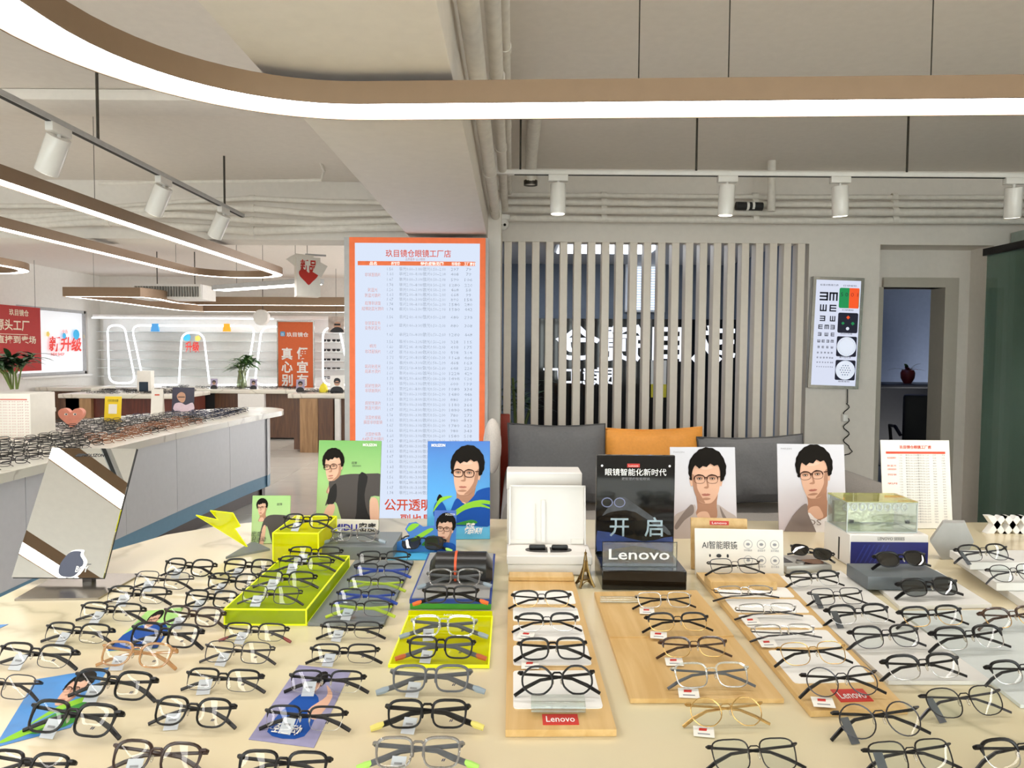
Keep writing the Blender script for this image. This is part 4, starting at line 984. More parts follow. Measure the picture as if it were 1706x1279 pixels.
class Pic:
    def __init__(s, x0, x1, z0, z1): s.mb = MB(); s.b = (x0, x1, z0, z1); s.y = -.0006
    def sh(s, pts, mi, smooth=4):
        q = smoothpoly(pts, smooth) if smooth else pts
        q = clip(q, *s.b); s.y -= .00012
        if len(q) > 2: flat(s.mb, q, s.y, mi)
    def line(s, pts, w, mi):
        for (a, b) in zip(pts, pts[1:]):
            d = (Vector(b) - Vector(a)); n = Vector((-d.y, d.x)).normalized() * w / 2
            q = [tuple(Vector(a) - n), tuple(Vector(b) - n), tuple(Vector(b) + n), tuple(Vector(a) + n)]
            s.sh(q, mi, 0)
            s.y += .00012
    def head(s, cx, cz, h, turn=0.0, tilt=0.0, flip=1, side=1, full=False, neck=False):
        ca, sa = math.cos(tilt), math.sin(tilt); q_ = .93
        T = lambda pts: [(cx + h * ((flip * x * q_) * ca - z * sa), cz + h * ((flip * x * q_) * sa + z * ca)) for x, z in pts]
        f = turn * .12; rnd = random.Random(int(h * 9000))
        if neck:
            s.sh(T([(-.2, .25), (.24, .3), (.23, -.05), (.34, -.42), (-.32, -.42), (-.21, -.1)]), 1)
            s.sh(T([(-.2, -.2), (-.02, -.16), (.06, -.24), (.08, -.42), (-.28, -.42)]), 0)
            return
        if turn >= -.3: s.sh(T([(.3, .58), (.36, .6), (.375, .5), (.345, .36), (.3, .4)]), 0)
        if turn <= .3: s.sh(T([(-.3, .58), (-.36, .6), (-.375, .5), (-.345, .36), (-.3, .4)]), 0)
        k = 1 - .1 * abs(turn)
        # back of the hair, then the face
        top = []
        for i in range(23):
            a = R(196 - i * 9.6); r_ = (.405 + .04 * math.sin(a) + .05 * max(0, math.cos(a - .6))) * (1 + (.018 if i % 2 else -.012) * rnd.uniform(.3, 1.3)); top.append((r_ * math.cos(a) + .01, .66 + r_ * 1.06 * math.sin(a)))
        s.sh(T(top + [(.36, .46), (0, .5), (-.355, .48)]), 3, 2)
        face = [(-f * .9, 0), (.1 - f * .7, .012), (.2 - f * .2, .1), (.275, .24), (.315, .42), (.33, .6), (.29, .78), (.15, .87), (-.05, .88), (-.24 * k, .82), (-.32 * k, .68), (-.32 * k, .5), (-.3 * k - f * .2, .36), (-.26 * k - f * .4, .22), (-.19 * k - f * .7, .08), (-.1 - f * .9, .012)]
        s.sh(T(face), 0)
        sd = [(.03 - f, .012), (.12 - f * .6, .03), (.2 - f * .2, .1), (.275, .25), (.312, .45), (.325, .6), (.27, .58), (.22, .42), (.2, .3), (.1, .14)]
        s.sh(T(sd if side > 0 else [(-x * k - 1.6 * f * (z < .2), z) for x, z in sd]), 1)
        s.sh(T([(-.14 - f, .09), (-f, .07), (.1 - f, .1), (-f, .125)]), 1)
        s.sh(T([(-.2, .74), (0, .7), (.16, .74), (.05, .8), (-.12, .8)]), 2)
        s.sh(T([(.0 - f, .52), (.03 - f, .5), (.062 - f, .35), (.02 - f, .31), (-.05 - f * 1.3, .325), (-.02 - f * 1.2, .35), (.02 - f * 1.1, .37)]), 1)
        s.sh(T([(-.105 - f, .19), (-.03 - f, .207), (0 - f, .2), (.03 - f, .207), (.095 - f, .19), (.05 - f, .165), (-.06 - f, .163)]), 4)
        s.line(T([(-.1 - f, .188), (.09 - f, .188)]), .007 * h, 1)
        for e in (-.145, .145):
            x = e * (1 - .12 * abs(turn) * (1 if e < 0 else .3)) - f
            s.sh(T([(x - .075, .55), (x, .565), (x + .075, .55), (x + .05, .49), (x - .05, .49)]), 1)
            s.sh(T([(x - .048, .512), (x, .528), (x + .048, .512), (x, .5)]), 15, 3); s.sh(T([(x - .019, .512), (x, .53), (x + .019, .512), (x, .499)]), 3, 3)
            s.line(T([(x - .052, .513), (x - .02, .53), (x + .02, .53), (x + .052, .513)]), .011 * h, 3)
            s.sh(T([(x - .085, .578), (x - .02, .606), (x + .08, .588), (x + .02, .585)]), 3, 3)
            q = [(x + .122 * math.copysign(abs(math.cos(a * math.pi / 10)) ** .7, math.cos(a * math.pi / 10)), .5 + .085 * math.copysign(abs(math.sin(a * math.pi / 10)) ** .8, math.sin(a * math.pi / 10))) for a in range(21)]
            s.line(T(q), (.02 if full else .008) * h, 6); s.line(T(q[0:11]), .024 * h, 6)
        s.line(T([(-.025 - f, .54), (.025 - f, .54)]), .02 * h, 6)
        s.line(T([(.265 - f * .6, .55), (.345, .56)]), .022 * h, 6)
        # fringe over the forehead and sideburns
        fr = [(-.345 * k, .5), (-.37 * k, .72), (-.3, .95), (0, 1.04), (.3, .95), (.375, .72), (.345, .46), (.315, .5), (.32, .66)]
        for i in range(7): fr.append((.27 - i * .085, (.75 if i % 2 else .8) + .03 * math.sin(i)))
        fr += [(-.3 * k, .7), (-.325 * k, .6)]
        s.sh(T(fr), 3, 2)
    def done(s, parent, name='printed_picture'): return s.mb.build(name, PM, parent, False)
def card(label, px, py, wpx, hpx, yaw, lean, mat, h0=0.0, leg=True, cat='poster', name='poster_card', grp=None, th=.004, real=None, side='paper'):
    p = onT(px, py, h0); k = p.y / F
    w_, h_ = wpx * k, hpx * k / math.cos(R(lean)) * 1.0
    t = thing(name, label, cat, p, R(yaw), grp, 0); t.rotation_euler = (R(-lean), 0, R(yaw))
    MB().rbox(-w_ / 2, w_ / 2, 0, th, .001, h_, min(.0015, th * .3), 1).build('board', mat, t)
    if leg:
        L_ = h_ * .8; an = R(lean + 14)
        MB().prism([(-w_ * .3, th, L_), (w_ * .3, th, L_), (w_ * .3, th + L_ * math.sin(an), L_ - L_ * math.cos(an) * .985), (-w_ * .3, th + L_ * math.sin(an), L_ - L_ * math.cos(an) * .985)], (0, .002, 0)).build('back_leg', side, t)
    return t, w_, h_
def grad(name, c0, c1, z0, z1, c2=None):
    m, nt, out = newmat(name); L = nt.links.new
    p = nt.nodes.new('ShaderNodeBsdfPrincipled'); L(p.outputs[0], out.inputs[0]); p.inputs['Roughness'].default_value = .35
    tc_ = nt.nodes.new('ShaderNodeTexCoord'); sp = nt.nodes.new('ShaderNodeSeparateXYZ'); L(tc_.outputs['Object'], sp.inputs[0])
    mr = nt.nodes.new('ShaderNodeMapRange'); mr.inputs[1].default_value = z0; mr.inputs[2].default_value = z1; L(sp.outputs['Z'], mr.inputs[0])
    r = nt.nodes.new('ShaderNodeValToRGB'); e = r.color_ramp.elements; e[0].color = lin(c0); e[1].color = lin(c1)
    if c2: q = e.new(.5); q.color = lin(c2)
    L(mr.outputs[0], r.inputs[0]); L(r.outputs[0], p.inputs['Base Color']); MATS[name] = m; return m
# ---- green poster
grad('print_green', '#aec487', '#5c9c40', 0, .3, '#8db866'); grad('print_blue', '#58b4dc', '#1560b4', 0, .3, '#2f8fd0'); grad('print_grey', '#c9bcc2', '#c3c3cb', 0, .3, '#c6c2c8')
t, w_, h_ = card('large green poster card of a leaning man in a dark grey shirt', 578, 884, 108, 150, -3, 8, 'print_green')
P = Pic(-w_ / 2, w_ / 2, 0, h_)
X = lambda f: -w_ / 2 + f * w_
Z = lambda f: f * h_
P.head(X(.27), Z(.55), .315 * h_, .9, .12, neck=True)
P.sh([(X(.06), Z(-.05)), (X(.13), Z(.2)), (X(.22), Z(.3)), (X(.3), Z(.26)), (X(.24), Z(.1)), (X(.22), Z(-.05))], 0)
P.sh([(X(.2), Z(.56)), (X(.44), Z(.62)), (X(.7), Z(.63)), (X(1.06), Z(.62)), (X(1.06), Z(.4)), (X(.86), Z(.38)), (X(.86), Z(.2)), (X(.98), Z(-.06)), (X(.55), Z(-.06)), (X(.4), Z(.14)), (X(.32), Z(.3)), (X(.22), Z(.32)), (X(.14), Z(.27)), (X(.2), Z(.42))], 9, 3)
P.sh([(X(.66), Z(.62)), (X(.8), Z(.6)), (X(.76), Z(.4)), (X(.82), Z(.2)), (X(.96), Z(.06)), (X(.98), Z(-.06)), (X(.6), Z(-.06)), (X(.64), Z(.2))], 10, 3)
P.sh([(X(.17), Z(.3)), (X(.2), Z(.44)), (X(.3), Z(.52)), (X(.32), Z(.38)), (X(.28), Z(.3)), (X(.22), Z(.29))], 10, 3)
P.sh([(X(.86), Z(.36)), (X(.97), Z(.34)), (X(1.0), Z(.12)), (X(.9), Z(.06)), (X(.85), Z(.2))], 0)
P.head(X(.27), Z(.55), .315 * h_, .9, .12, 1, 1, True)
P.done(t)
m = MB(); write(m, 'MOLSZON', X(.82), Z(.94), .012, -.003, width=w_ * .22, bold=.03); m.build('lettering', 'text_white', t, False)
m = MB(); write(m, '超薄', X(.58), Z(.74), .009, -.003); write(m, '轻盈运动系列', X(.62), Z(.71), .006, -.003, width=w_ * .14); m.build('small_lettering', 'text_dark', t, False)
s2, sw2, sh2 = card('white name plate with blue MIDU lettering before the green poster', 592, 894, 78, 29, -3, 4, 'paper', leg=True, cat='name plate', name='name_plate')
m = MB(); write(m, 'MIDU', -sw2 * .22, sh2 * .36, sh2 * .52, -.001, width=sw2 * .52, bold=.03); m.build('lettering', M('ink_blue', '#2a2aa0', .5, var=0), s2, False)
m = MB(); write(m, '密度', sw2 * .26, sh2 * .36, sh2 * .54, -.001, width=sw2 * .38, bold=.02); m.build('characters', 'text_dark', s2, False)
# ---- blue poster
t, w_, h_ = card('large blue poster card of a man in brown glasses with green ribbons', 764, 899, 106, 164, 4, 8, 'print_blue')
P = Pic(-w_ / 2, w_ / 2, 0, h_); X = lambda f, w_=w_: -w_ / 2 + f * w_; Z = lambda f, h_=h_: f * h_
P.head(X(.6), Z(.45), .44 * h_, .5, -.04, neck=True)
P.sh([(X(.34), Z(.16)), (X(.4), Z(.34)), (X(.48), Z(.42)), (X(.6), Z(.36)), (X(.74), Z(.44)), (X(.82), Z(.5)), (X(1.05), Z(.5)), (X(1.05), Z(.16)), (X(.7), Z(.14))], 11, 3)
P.sh([(X(.38), Z(.26)), (X(.6), Z(.36)), (X(.85), Z(.4)), (X(1.05), Z(.38)), (X(1.05), Z(.35)), (X(.85), Z(.36)), (X(.62), Z(.31)), (X(.4), Z(.22))], 12)
P.sh([(X(.35), Z(.2)), (X(.6), Z(.35)), (X(.85), Z(.36)), (X(1.05), Z(.3)), (X(.85), Z(.33)), (X(.6), Z(.3))], 12)
P.sh([(X(.45), Z(.16)), (X(.7), Z(.2)), (X(.8), Z(.17)), (X(.65), Z(.15))], 13)
P.sh([(X(.1), Z(.25)), (X(.12), Z(.36)), (X(.2), Z(.4)), (X(.28), Z(.34)), (X(.32), Z(.24)), (X(.2), Z(.2))], 11); P.sh([(X(.15), Z(.4)), (X(.19), Z(.46)), (X(.24), Z(.43)), (X(.21), Z(.38))], 3); P.sh([(X(.09), Z(.28)), (X(.2), Z(.42)), (X(.4), Z(.44)), (X(.22), Z(.38))], 12)
P.head(X(.6), Z(.45), .44 * h_, .5, -.04, 1, 1, True); P.done(t)
m = MB(); write(m, 'MOLSZON', X(.17), Z(.945), .012, -.004, width=w_ * .22, bold=.03); write(m, '密度', X(.68), Z(.12), .018, -.004, width=w_ * .14, bold=.02, slant=.2); write(m, '轻运动系列', X(.72), Z(.065), .02, -.004, width=w_ * .28, bold=.03, slant=.25)
m.build('lettering', 'text_white', t, False)
# ---- small green card
t, w_, h_ = card('small green card of a man in a grey shirt beside the yellow block', 450, 906, 64, 80, 3, 8, 'print_green', name='small_card')
P = Pic(-w_ / 2, w_ / 2, 0, h_); X = lambda f, w_=w_: -w_ / 2 + f * w_; Z = lambda f, h_=h_: f * h_
P.head(X(.28), Z(.6), .3 * h_, .9, .1, neck=True)
P.sh([(X(.2), Z(-.05)), (X(.28), Z(.4)), (X(.42), Z(.58)), (X(.75), Z(.6)), (X(1.05), Z(.55)), (X(1.05), Z(.4)), (X(.85), Z(.38)), (X(.85), Z(-.05)), (X(.6), Z(-.05)), (X(.42), Z(.35)), (X(.36), Z(.3))], 9); P.sh([(X(.22), Z(.0)), (X(.3), Z(.35)), (X(.38), Z(.35)), (X(.32), Z(-.02))], 0)
P.head(X(.28), Z(.6), .3 * h_, .9, .1); P.done(t)
m = MB(); write(m, '密度', X(.14), Z(.17), .016, -.003, slant=.2); write(m, '轻运动', X(.2), Z(.06), .017, -.003, width=w_ * .36, slant=.2); write(m, '超薄', X(.72), Z(.8), .008, -.003); m.build('lettering', 'text_dark', t, False)
# ---- small blue die-cut card
p = onT(722, 921); k = p.y / F
t = thing('small_card', 'small blue cut-out card of a man with a cyclist helmet shape', 'poster', p, R(2)); t.rotation_euler = (R(-6), 0, R(2))
ol = [(-62, 0), (38, 0), (38, 71), (1, 71), (1, 46), (-18, 44), (-30, 52), (-42, 50), (-48, 40), (-40, 28), (-62, 18)]
grad('print_deep', '#2f7ec4', '#2450a8', 0, .13)
MB().prism([(x * k, 0, z * k) for x, z in ol], (0, .003, 0)).build('board', 'print_deep', t); MB().box(-40 * k, 30 * k, .003, .05, 0, .003).build('foot', 'paper', t, False)
P = Pic(-62 * k, 38 * k, 0, 71 * k)
P.sh([(-45 * k, 40 * k), (-36 * k, 49 * k), (-24 * k, 48 * k), (-30 * k, 42 * k), (-40 * k, 36 * k)], 12); P.sh([(-38 * k, 22 * k), (-10 * k, 40 * k), (0, 40 * k), (-10 * k, 32 * k), (-30 * k, 20 * k)], 12); P.sh([(-20 * k, 14 * k), (0, 30 * k), (8 * k, 16 * k), (-5 * k, 12 * k)], 13)
P.head(18 * k, 19 * k, 42 * k, .5, -.05, neck=True)
P.sh([(2 * k, -5 * k), (8 * k, 14 * k), (20 * k, 18 * k), (36 * k, 14 * k), (42 * k, -5 * k)], 11); P.head(18 * k, 19 * k, 42 * k, .5, -.05, 1, 1, True); P.done(t)
m = MB(); write(m, 'MOLSZON', 28 * k, 63 * k, 5 * k, -.004, width=16 * k); m.build('lettering', 'text_white', t, False)
M('base_cyan', '#4aa8d6', .4)
p = onT(690, 928); bc = tag(MB().rbox(-.07, .1, -.03, .06, 0, .004, .001).build('display_tray', 'base_cyan', loc=(p.x, p.y, TZ)), 'flat cyan tray under the small blue cut-out card', 'tray')

# ---- two portrait cards
for px, py, lab, yaw, tn, sd, xx in ((1174, 897, 'white portrait card of a man facing forward, behind the wooden card holder', 2, .1, -1, .5), (1354, 886, 'white portrait card of a man with tilted head, beside the clear box', -3, .5, 1, .5)):
    t, w_, h_ = card(lab, px, py, 112, 152 if px < 1200 else 146, yaw, 8, 'print_grey', grp='white portrait cards')
    P = Pic(-w_ / 2, w_ / 2, 0, h_); X = lambda f, w_=w_: -w_ / 2 + f * w_; Z = lambda f, h_=h_: f * h_
    if px < 1200:
        P.head(X(.54), Z(.38), .53 * h_, .05, 0, neck=True)
        P.sh([(X(.3), Z(-.1)), (X(.34), Z(.2)), (X(.52), Z(.13)), (X(.72), Z(.2)), (X(.8), Z(-.1))], 5, 3)
        P.sh([(X(-.1), Z(-.1)), (X(.02), Z(.22)), (X(.2), Z(.31)), (X(.36), Z(.37)), (X(.38), Z(.26)), (X(.48), Z(.08)), (X(.46), Z(-.1))], 7, 3)
        P.sh([(X(1.1), Z(-.1)), (X(1.02), Z(.2)), (X(.85), Z(.3)), (X(.7), Z(.37)), (X(.7), Z(.25)), (X(.62), Z(.08)), (X(.64), Z(-.1))], 7, 3)
        P.sh([(X(.06), Z(.16)), (X(.3), Z(.37)), (X(.34), Z(.28)), (X(.2), Z(.2)), (X(.08), Z(.1))], 8); P.sh([(X(.74), Z(.35)), (X(.8), Z(.2)), (X(.98), Z(.12)), (X(.84), Z(.22))], 8)
        P.head(X(.54), Z(.38), .53 * h_, .05, 0, 1, -1)
    else:
        P.head(X(.57), Z(.38), .53 * h_, .5, .1, neck=True)
        P.sh([(X(.36), Z(-.1)), (X(.42), Z(.22)), (X(.6), Z(.13)), (X(.84), Z(.22)), (X(.9), Z(-.1))], 5, 3)
        P.sh([(X(.06), Z(-.1)), (X(.16), Z(.12)), (X(.3), Z(.26)), (X(.42), Z(.32)), (X(.44), Z(.2)), (X(.54), Z(.02)), (X(.54), Z(-.1))], 8, 3)
        P.sh([(X(1.06), Z(-.1)), (X(1.04), Z(.2)), (X(.86), Z(.3)), (X(.82), Z(.18)), (X(.74), Z(-.1))], 7, 3)
        P.head(X(.57), Z(.38), .53 * h_, .5, .1, 1, 1)
    P.done(t)
    m = MB(); write(m, 'PARZIN', X(.13), Z(.935), .007, -.004, width=w_ * .16); m.build('lettering', M('text_mid', '#8b8b90', .6, var=0), t, False)
    if px > 1200:
        m = MB(); write(m, 'PROS', X(.42), Z(.08), .026, -.005, width=w_ * .4); m.build('large_lettering', 'jacket_dk', t, False)
# ---- price list card on the right
t, w_, h_ = card('cream price list card standing behind the hexagon block', 1530, 881, 118, 148, 1, 7, 'paper', cat='price list', name='price_card')
X = lambda f, w_=w_: -w_ / 2 + f * w_; Z = lambda f, h_=h_: f * h_
m = MB(); write(m, '玖目镜仓眼镜工厂店', X(.5), Z(.905), .012, -.001, width=w_ * .46, bold=.02); m.box(X(.07), X(.93), -.0012, -.0005, Z(.845), Z(.87)); 
for zf, tx in ((.79, '非球面镜片'), (.7, '防蓝光'), (.66, '超薄非球面镜片'), (.6, '变色防蓝光镜片'), (.5, '明月'), (.38, '超韧性镜片')): write(m, tx, X(.15), Z(zf), .007, -.001, width=w_ * .13, res=1)
m.build('red_print', 'text_red', t, False)
m = MB()
for i in range(26):
    zf = .82 - i * .03
    write(m, '1.56', X(.28), Z(zf), .0065, -.001, res=1, width=w_ * .045); write(m, '单光0.00--3.00/散光0.50--2.00', X(.52), Z(zf), .0065, -.001, res=1, width=w_ * .34); write(m, '%d' % (297 + i * 61), X(.77), Z(zf), .0065, -.001, res=1, width=w_ * .05); write(m, '%d' % (79 + i * 23), X(.9), Z(zf), .0065, -.001, res=1, width=w_ * .045)
m.build('price_rows', 'text_mid', t, False)
# ---- AI glasses card and its wooden back board
t, w_, h_ = card('wooden back board with a small red label behind the white card', 1199, 950, 94, 86, -4, 8, 'oak', cat='board', name='card_holder', th=.012)
MB().box(-w_ * .17, w_ * .17, -.001, 0, h_ * .87, h_ * .95).build('red_label', 'red', t, False)
m = MB(); write(m, 'Lenovo', -w_ * 0, h_ * .89, h_ * .06, -.0015, width=w_ * .26); m.build('lettering', 'text_white', t, False)
t, w_, h_ = card('white card reading AI smart glasses in front of the wooden board', 1232, 959, 148, 77, -3, 8, 'paper', cat='card', name='info_card', leg=False)
m = MB(); write(m, 'AI智能眼镜', -w_ * .22, h_ * .58, .022, -.001, width=w_ * .4, bold=.004)
for i, x in enumerate((-.33, -.23, -.13)): flat(m, disc(x * w_, h_ * .42, .005 - .001 * (i == 0), 8, .6 if i != 1 else 1.4), -.001, 0)
m.build('lettering', 'text_dark', t, False)
m = MB()
for i, x in enumerate((.1, .25, .4)):
    for z in (.68, .34):
        ring = disc(x * w_, z * h_, .011, 18)
        for a, b in zip(ring, ring[1:] + ring[:1]):
            d = Vector(b) - Vector(a); n = Vector((-d.y, d.x)).normalized() * .0006; flat(m, [tuple(Vector(a) + n), tuple(Vector(a) - n), tuple(Vector(b) - n), tuple(Vector(b) + n)][::-1], -.001, 0)
        write(m, ('实时翻译', '语音助手', '蓝牙通话')[i], x * w_, z * h_ - .018, .006, -.001, width=w_ * .09, res=1); flat(m, disc(x * w_, z * h_, .004, 6, 1.4), -.001, 0)
m.build('icons', 'text_mid', t, False)

# ---- tilted mirror on stand
mb0, mb1 = Vector((-1.222, 1.715, .838)), Vector((-.998, 1.715, .838))
mw = mb1.x - mb0.x; ml = .338; tilt = 29
mi_ = thing('table_mirror', 'tilted rectangular table mirror on a steel base plate', 'mirror', (-1.06, 1.75, TZ))
f0, f1, f2, f3 = onT(24, 1001), onT(164, 999), onT(236, 958), onT(98, 958)
L0 = Vector((-1.06, 1.75, TZ))
MB().prism([Vector((f.x, f.y, 0)) - Vector((L0.x, L0.y, 0)) for f in (f0, f1, f2, f3)], (0, 0, .005)).build('base_plate', M('base_steel', '#9d958c', .2, metal=.9, var=.05), mi_)
st_ = onT(152, 990); st_ = at(149, 980, 1.74); MB().rbox(st_.x - L0.x - .012, st_.x - L0.x + .012, -.02, .0, .004, .05, .002).build('stem', M('stem_steel', '#5d5a58', .35, metal=.8), mi_)
g = MB().box(-mw / 2, mw / 2, 0, .005, 0, ml).build('glass', 'mirror', mi_, False); g.location = (mb0.x + mw / 2 - L0.x, -.035, .02); g.rotation_euler = (R(-tilt), 0, 0)
bk = MB().rbox(-mw / 2 - .001, mw / 2 + .001, .0052, .009, -.001, ml + .001, .001, 1).build('backing', 'black_matte', mi_); bk.location = g.location; bk.rotation_euler = g.rotation_euler
m = MB(); write(m, 'MOLSZON', mw * .02, ml * .93, .012, -.0006, width=mw * .24, bold=.02); flat(m, [(-mw * .2, ml * .93), (-mw * .12, ml * .93), (-mw * .09, ml * .955), (-mw * .17, ml * .955)], -.0006, 0)
m.build('lettering', 'text_dark', g, False)
m = MB(); so_ = [(.03, .0), (.06, .0), (.075, .03), (.062, .05), (.06, .06), (.035, .058), (.02, .035), (.018, .012)]
flat(m, smoothpoly([(x * 1.15 - .002, z * 1.1 - .002) for x, z in so_], 4), -.0006, 1); flat(m, smoothpoly(so_, 4), -.0009, 0); write(m, 'BOY', .075, .01, .02, -.0012, 1, width=.03, bold=.02)
stk = m.build('sticker', [M('sticker_slate', '#3f4456', .5, var=0), 'text_white'], g, False); stk.location = (-.02, 0, .004)

# ---- yellow acrylic pieces
M('acrylic_edge', '#f0f722', .3, var=0, emit=.15)  # fluorescent edge shine put into bright colour and a weak glow
def edges_box(mb, x0, x1, y0, y1, z0, z1, r=.0014):
    for x in (x0, x1):
        for y in (y0, y1): mb.box(x - r, x + r, y - r, y + r, z0, z1 + r)
    for z in (z0 + r, z1):
        for y in (y0, y1): mb.box(x0, x1, y - r, y + r, z - r, z + r)
        for x in (x0, x1): mb.box(x - r, x + r, y0, y1, z - r, z + r)
    return mb
def acryl(label, px0, px1, pyf, pyb, h, mat, edge, name='acrylic_block', h0=0.0, skew=None, cat='display block'):
    a, b = onT(px0, pyf, h0), onT(px1, pyf, h0); c_ = onT((px0 + px1) / 2, pyb, h0)
    t = thing(name, label, cat, (a.x, a.y, TZ + h0)); w_, d_ = b.x - a.x, c_.y - a.y
    MB().box(0, w_, 0, d_, 0.0005, h).build('body', mat, t, False)
    if edge: edges_box(MB(), 0, w_, 0, d_, .0005, h).build('bright_edges', edge, t, False)
    return t, w_, d_
GH = .034
acryl('large flat green-yellow acrylic slab holding four spectacles', 374, 511, 1041, 946, GH, 'acrylic_green', 'acrylic_edge')
YH = .083
acryl('tall yellow acrylic block with one pair of spectacles on top', 455, 531, 938, 905, YH, 'acrylic_yellow', 'acrylic_edge')
BH = .036
acryl('low grey block behind the yellow one with clear spectacles on top', 535, 655, 932, 905, BH, 'acrylic_grey', None)
SH = .008
acryl('thin grey slab beside the green-yellow slab, five spectacles in a column', 513, 640, 1043, 937, SH, 'acrylic_grey', None)
# lightning bolt sign
p = onT(412, 914); k = p.y / F
lb = thing('bolt_sign', 'yellow acrylic lightning bolt standing on a grey triangular base', 'sign', p, R(-4))
bolt = [(0, 0), (-6, 4), (-86, 54), (-48, 46), (-62, 62), (-24, 58), (-12, 36), (-22, 32)]
bt = MB().prism([(x * k, 0, z * k + .004) for x, z in bolt], (0, .004, 0)); bt.build('bolt', 'acrylic_yellow', lb, False)
em = MB()
for a, b in zip(bolt, bolt[1:] + bolt[:1]): em.tube([(a[0] * k, .002, a[1] * k + .004), (b[0] * k, .002, b[1] * k + .004)], .0016, 5)
em.build('bright_edges', 'acrylic_edge', lb, False)
q = [onT(376, 931), onT(450, 917), onT(422, 904)]
MB().prism([Vector((v_.x - p.x, v_.y - p.y, 0)) for v_ in q], (0, 0, .006)).build('base', 'acrylic_grey', lb, False)
lb.rotation_euler = (0, 0, 0)

# ---- spectacle case stand with coloured layers and tilted yellow plate
M('book_blue', '#23408f', .4); M('book_green', '#3f9a2e', .4); M('board_grey', '#9b9a98', .5)
a, b = onT(683, 1015), onT(818, 1015); c_ = onT(760, 936)
w_ = b.x - a.x; d_ = c_.y - a.y; bs = thing('layered_stand', 'grey topped display stand with blue and green edges under the black case', 'display stand', (a.x, a.y, TZ))
MB().box(0, w_, 0, d_, .001, .014).build('green_layer', 'book_green', bs, False); MB().box(-.001, w_ + .001, -.001, d_, .0142, .024).build('blue_layer', 'book_blue', bs, False); MB().box(.004, w_ - .004, .003, d_ - .003, .0242, .027).build('grey_top', 'board_grey', bs, False)
STH = .027
a, b = onT(648, 1112), onT(814, 1112); c_ = onT(740, 1030)
w_ = b.x - a.x; d_ = c_.y - a.y; yp = thing('acrylic_plate', 'tilted yellow acrylic plate with two sport spectacles in front of the stand', 'display plate', (a.x, a.y, TZ))
RA = math.atan2(.03, d_)
pl = MB().box(0, w_, 0, d_, .001, .005).build('plate', 'acrylic_yellow', yp, False); ed = edges_box(MB(), 0, w_, 0, d_, .001, .005).build('bright_edges', 'acrylic_edge', yp, False)
up = MB().box(0, w_, d_, d_ + .004, .001, .016).build('lip', 'acrylic_yellow', yp, False)
m = MB(); write(m, 'MIDU', w_ / 2, .004, .009, d_ - .001, width=w_ * .16, slant=.2); m.build('lettering', 'text_white', yp, False)
PLH = .006
# case
p = onT(768, 968, STH); k = p.y / F; cs = thing('spectacle_case', 'black hard spectacle case with an orange stripe on the layered stand', 'spectacle case', (p.x, p.y + .02, TZ + STH))
prof = smoothpoly([(-.03, .002), (-.038, .022), (-.032, .05), (0, .064), (.03, .055), (.038, .028), (.032, .002)], 4)
def lens_case(x0, x1, sc_=1.0, mi=0):
    mb = MB(); n = 10; rows_ = []
    for i in range(n + 1):
        x = x0 + (x1 - x0) * i / n; e = min(1, min(x - x0, x1 - x) / .014 * .35 + .65) if sc_ == 1.0 else 1
        rows_.append([(x, y * e * sc_, .001 + z * e * sc_) for y, z in prof])
    k_ = len(prof); mb.add([v for r_ in rows_ for v in r_], [(i * k_ + j, i * k_ + (j + 1) % k_, (i + 1) * k_ + (j + 1) % k_, (i + 1) * k_ + j) for i in range(n) for j in range(k_)] + [tuple(range(k_))[::-1], tuple(range(n * k_, (n + 1) * k_))])
    return mb
lens_case(-53 * k, 53 * k).build('shell', M('case_black', '#1c1b1b', .3), cs); lens_case(-11 * k, -7 * k, 1.02).build('orange_stripe', M('stripe_orange', '#e0562a', .5), cs)

# ---- white open box
M('box_white', '#dedad5', .4, var=.01)
a, b = onT(846, 958), onT(984, 958); k = a.y / F
wb = thing('product_box', 'open white product box showing dark glasses in an oval tray', 'box', (a.x, a.y, TZ)); w_ = b.x - a.x; dd = .11; bh = 36 * k
MB().rbox(0, w_, 0, dd, .001, bh * .52, .002, 1).build('outer_sleeve', 'box_white', wb); MB().rbox(-.003, w_ + .003, -.004, dd, bh * .53, bh * .95, .002, 1).build('tray', 'box_white', wb)
ov = [(w_ / 2 + .062 * math.copysign(abs(math.cos(t_)) ** .7, math.cos(t_)), .052 + .024 * math.copysign(abs(math.sin(t_)) ** .8, math.sin(t_))) for t_ in [2 * math.pi * i / 28 for i in range(28)]]
MB().prism([(x, y, bh * .951) for x, y in ov], (0, 0, .0008)).build('oval_recess', M('recess_grey', '#4a4745', .6), wb)
for s in (-1, 1): MB().rbox(w_ / 2 + s * .03 - .022, w_ / 2 + s * .03 + .022, .045, .058, bh * .953, bh * .953 + .014, .004).build('glasses_arm', 'black', wb)
MB().box(w_ / 2 - .003, w_ / 2 + .003, .02, .085, bh * .952, bh * .952 + .006).build('divider', 'box_white', wb, False)
ld = MB().box(.002, w_ - .004, 0, .004, 0, .16).box(.002, .006, -.02, 0, 0, .16).box(w_ - .008, w_ - .004, -.02, 0, 0, .16).box(.002, w_ - .004, -.02, 0, .156, .16).build('lid', 'box_white', wb, False); ld.location = (0, dd, bh * .95); ld.rotation_euler = (R(-10), 0, 0)
MB().box(w_ * .34, w_ * .345, -.006, 0, .005, .11).box(w_ * .42, w_ * .47, -.008, 0, .005, .12).build('lid_fold', 'paper', ld, False)
MB().box(.006, w_ * .35, -.006, 0, .002, .012).box(w_ * .8, w_ - .01, -.006, 0, .002, .014).build('paper_flap', 'paper', ld, False)
b2 = thing('product_box', 'closed white box lying on edge behind the open white box', 'box', (a.x + .0, a.y + .2, TZ)); 
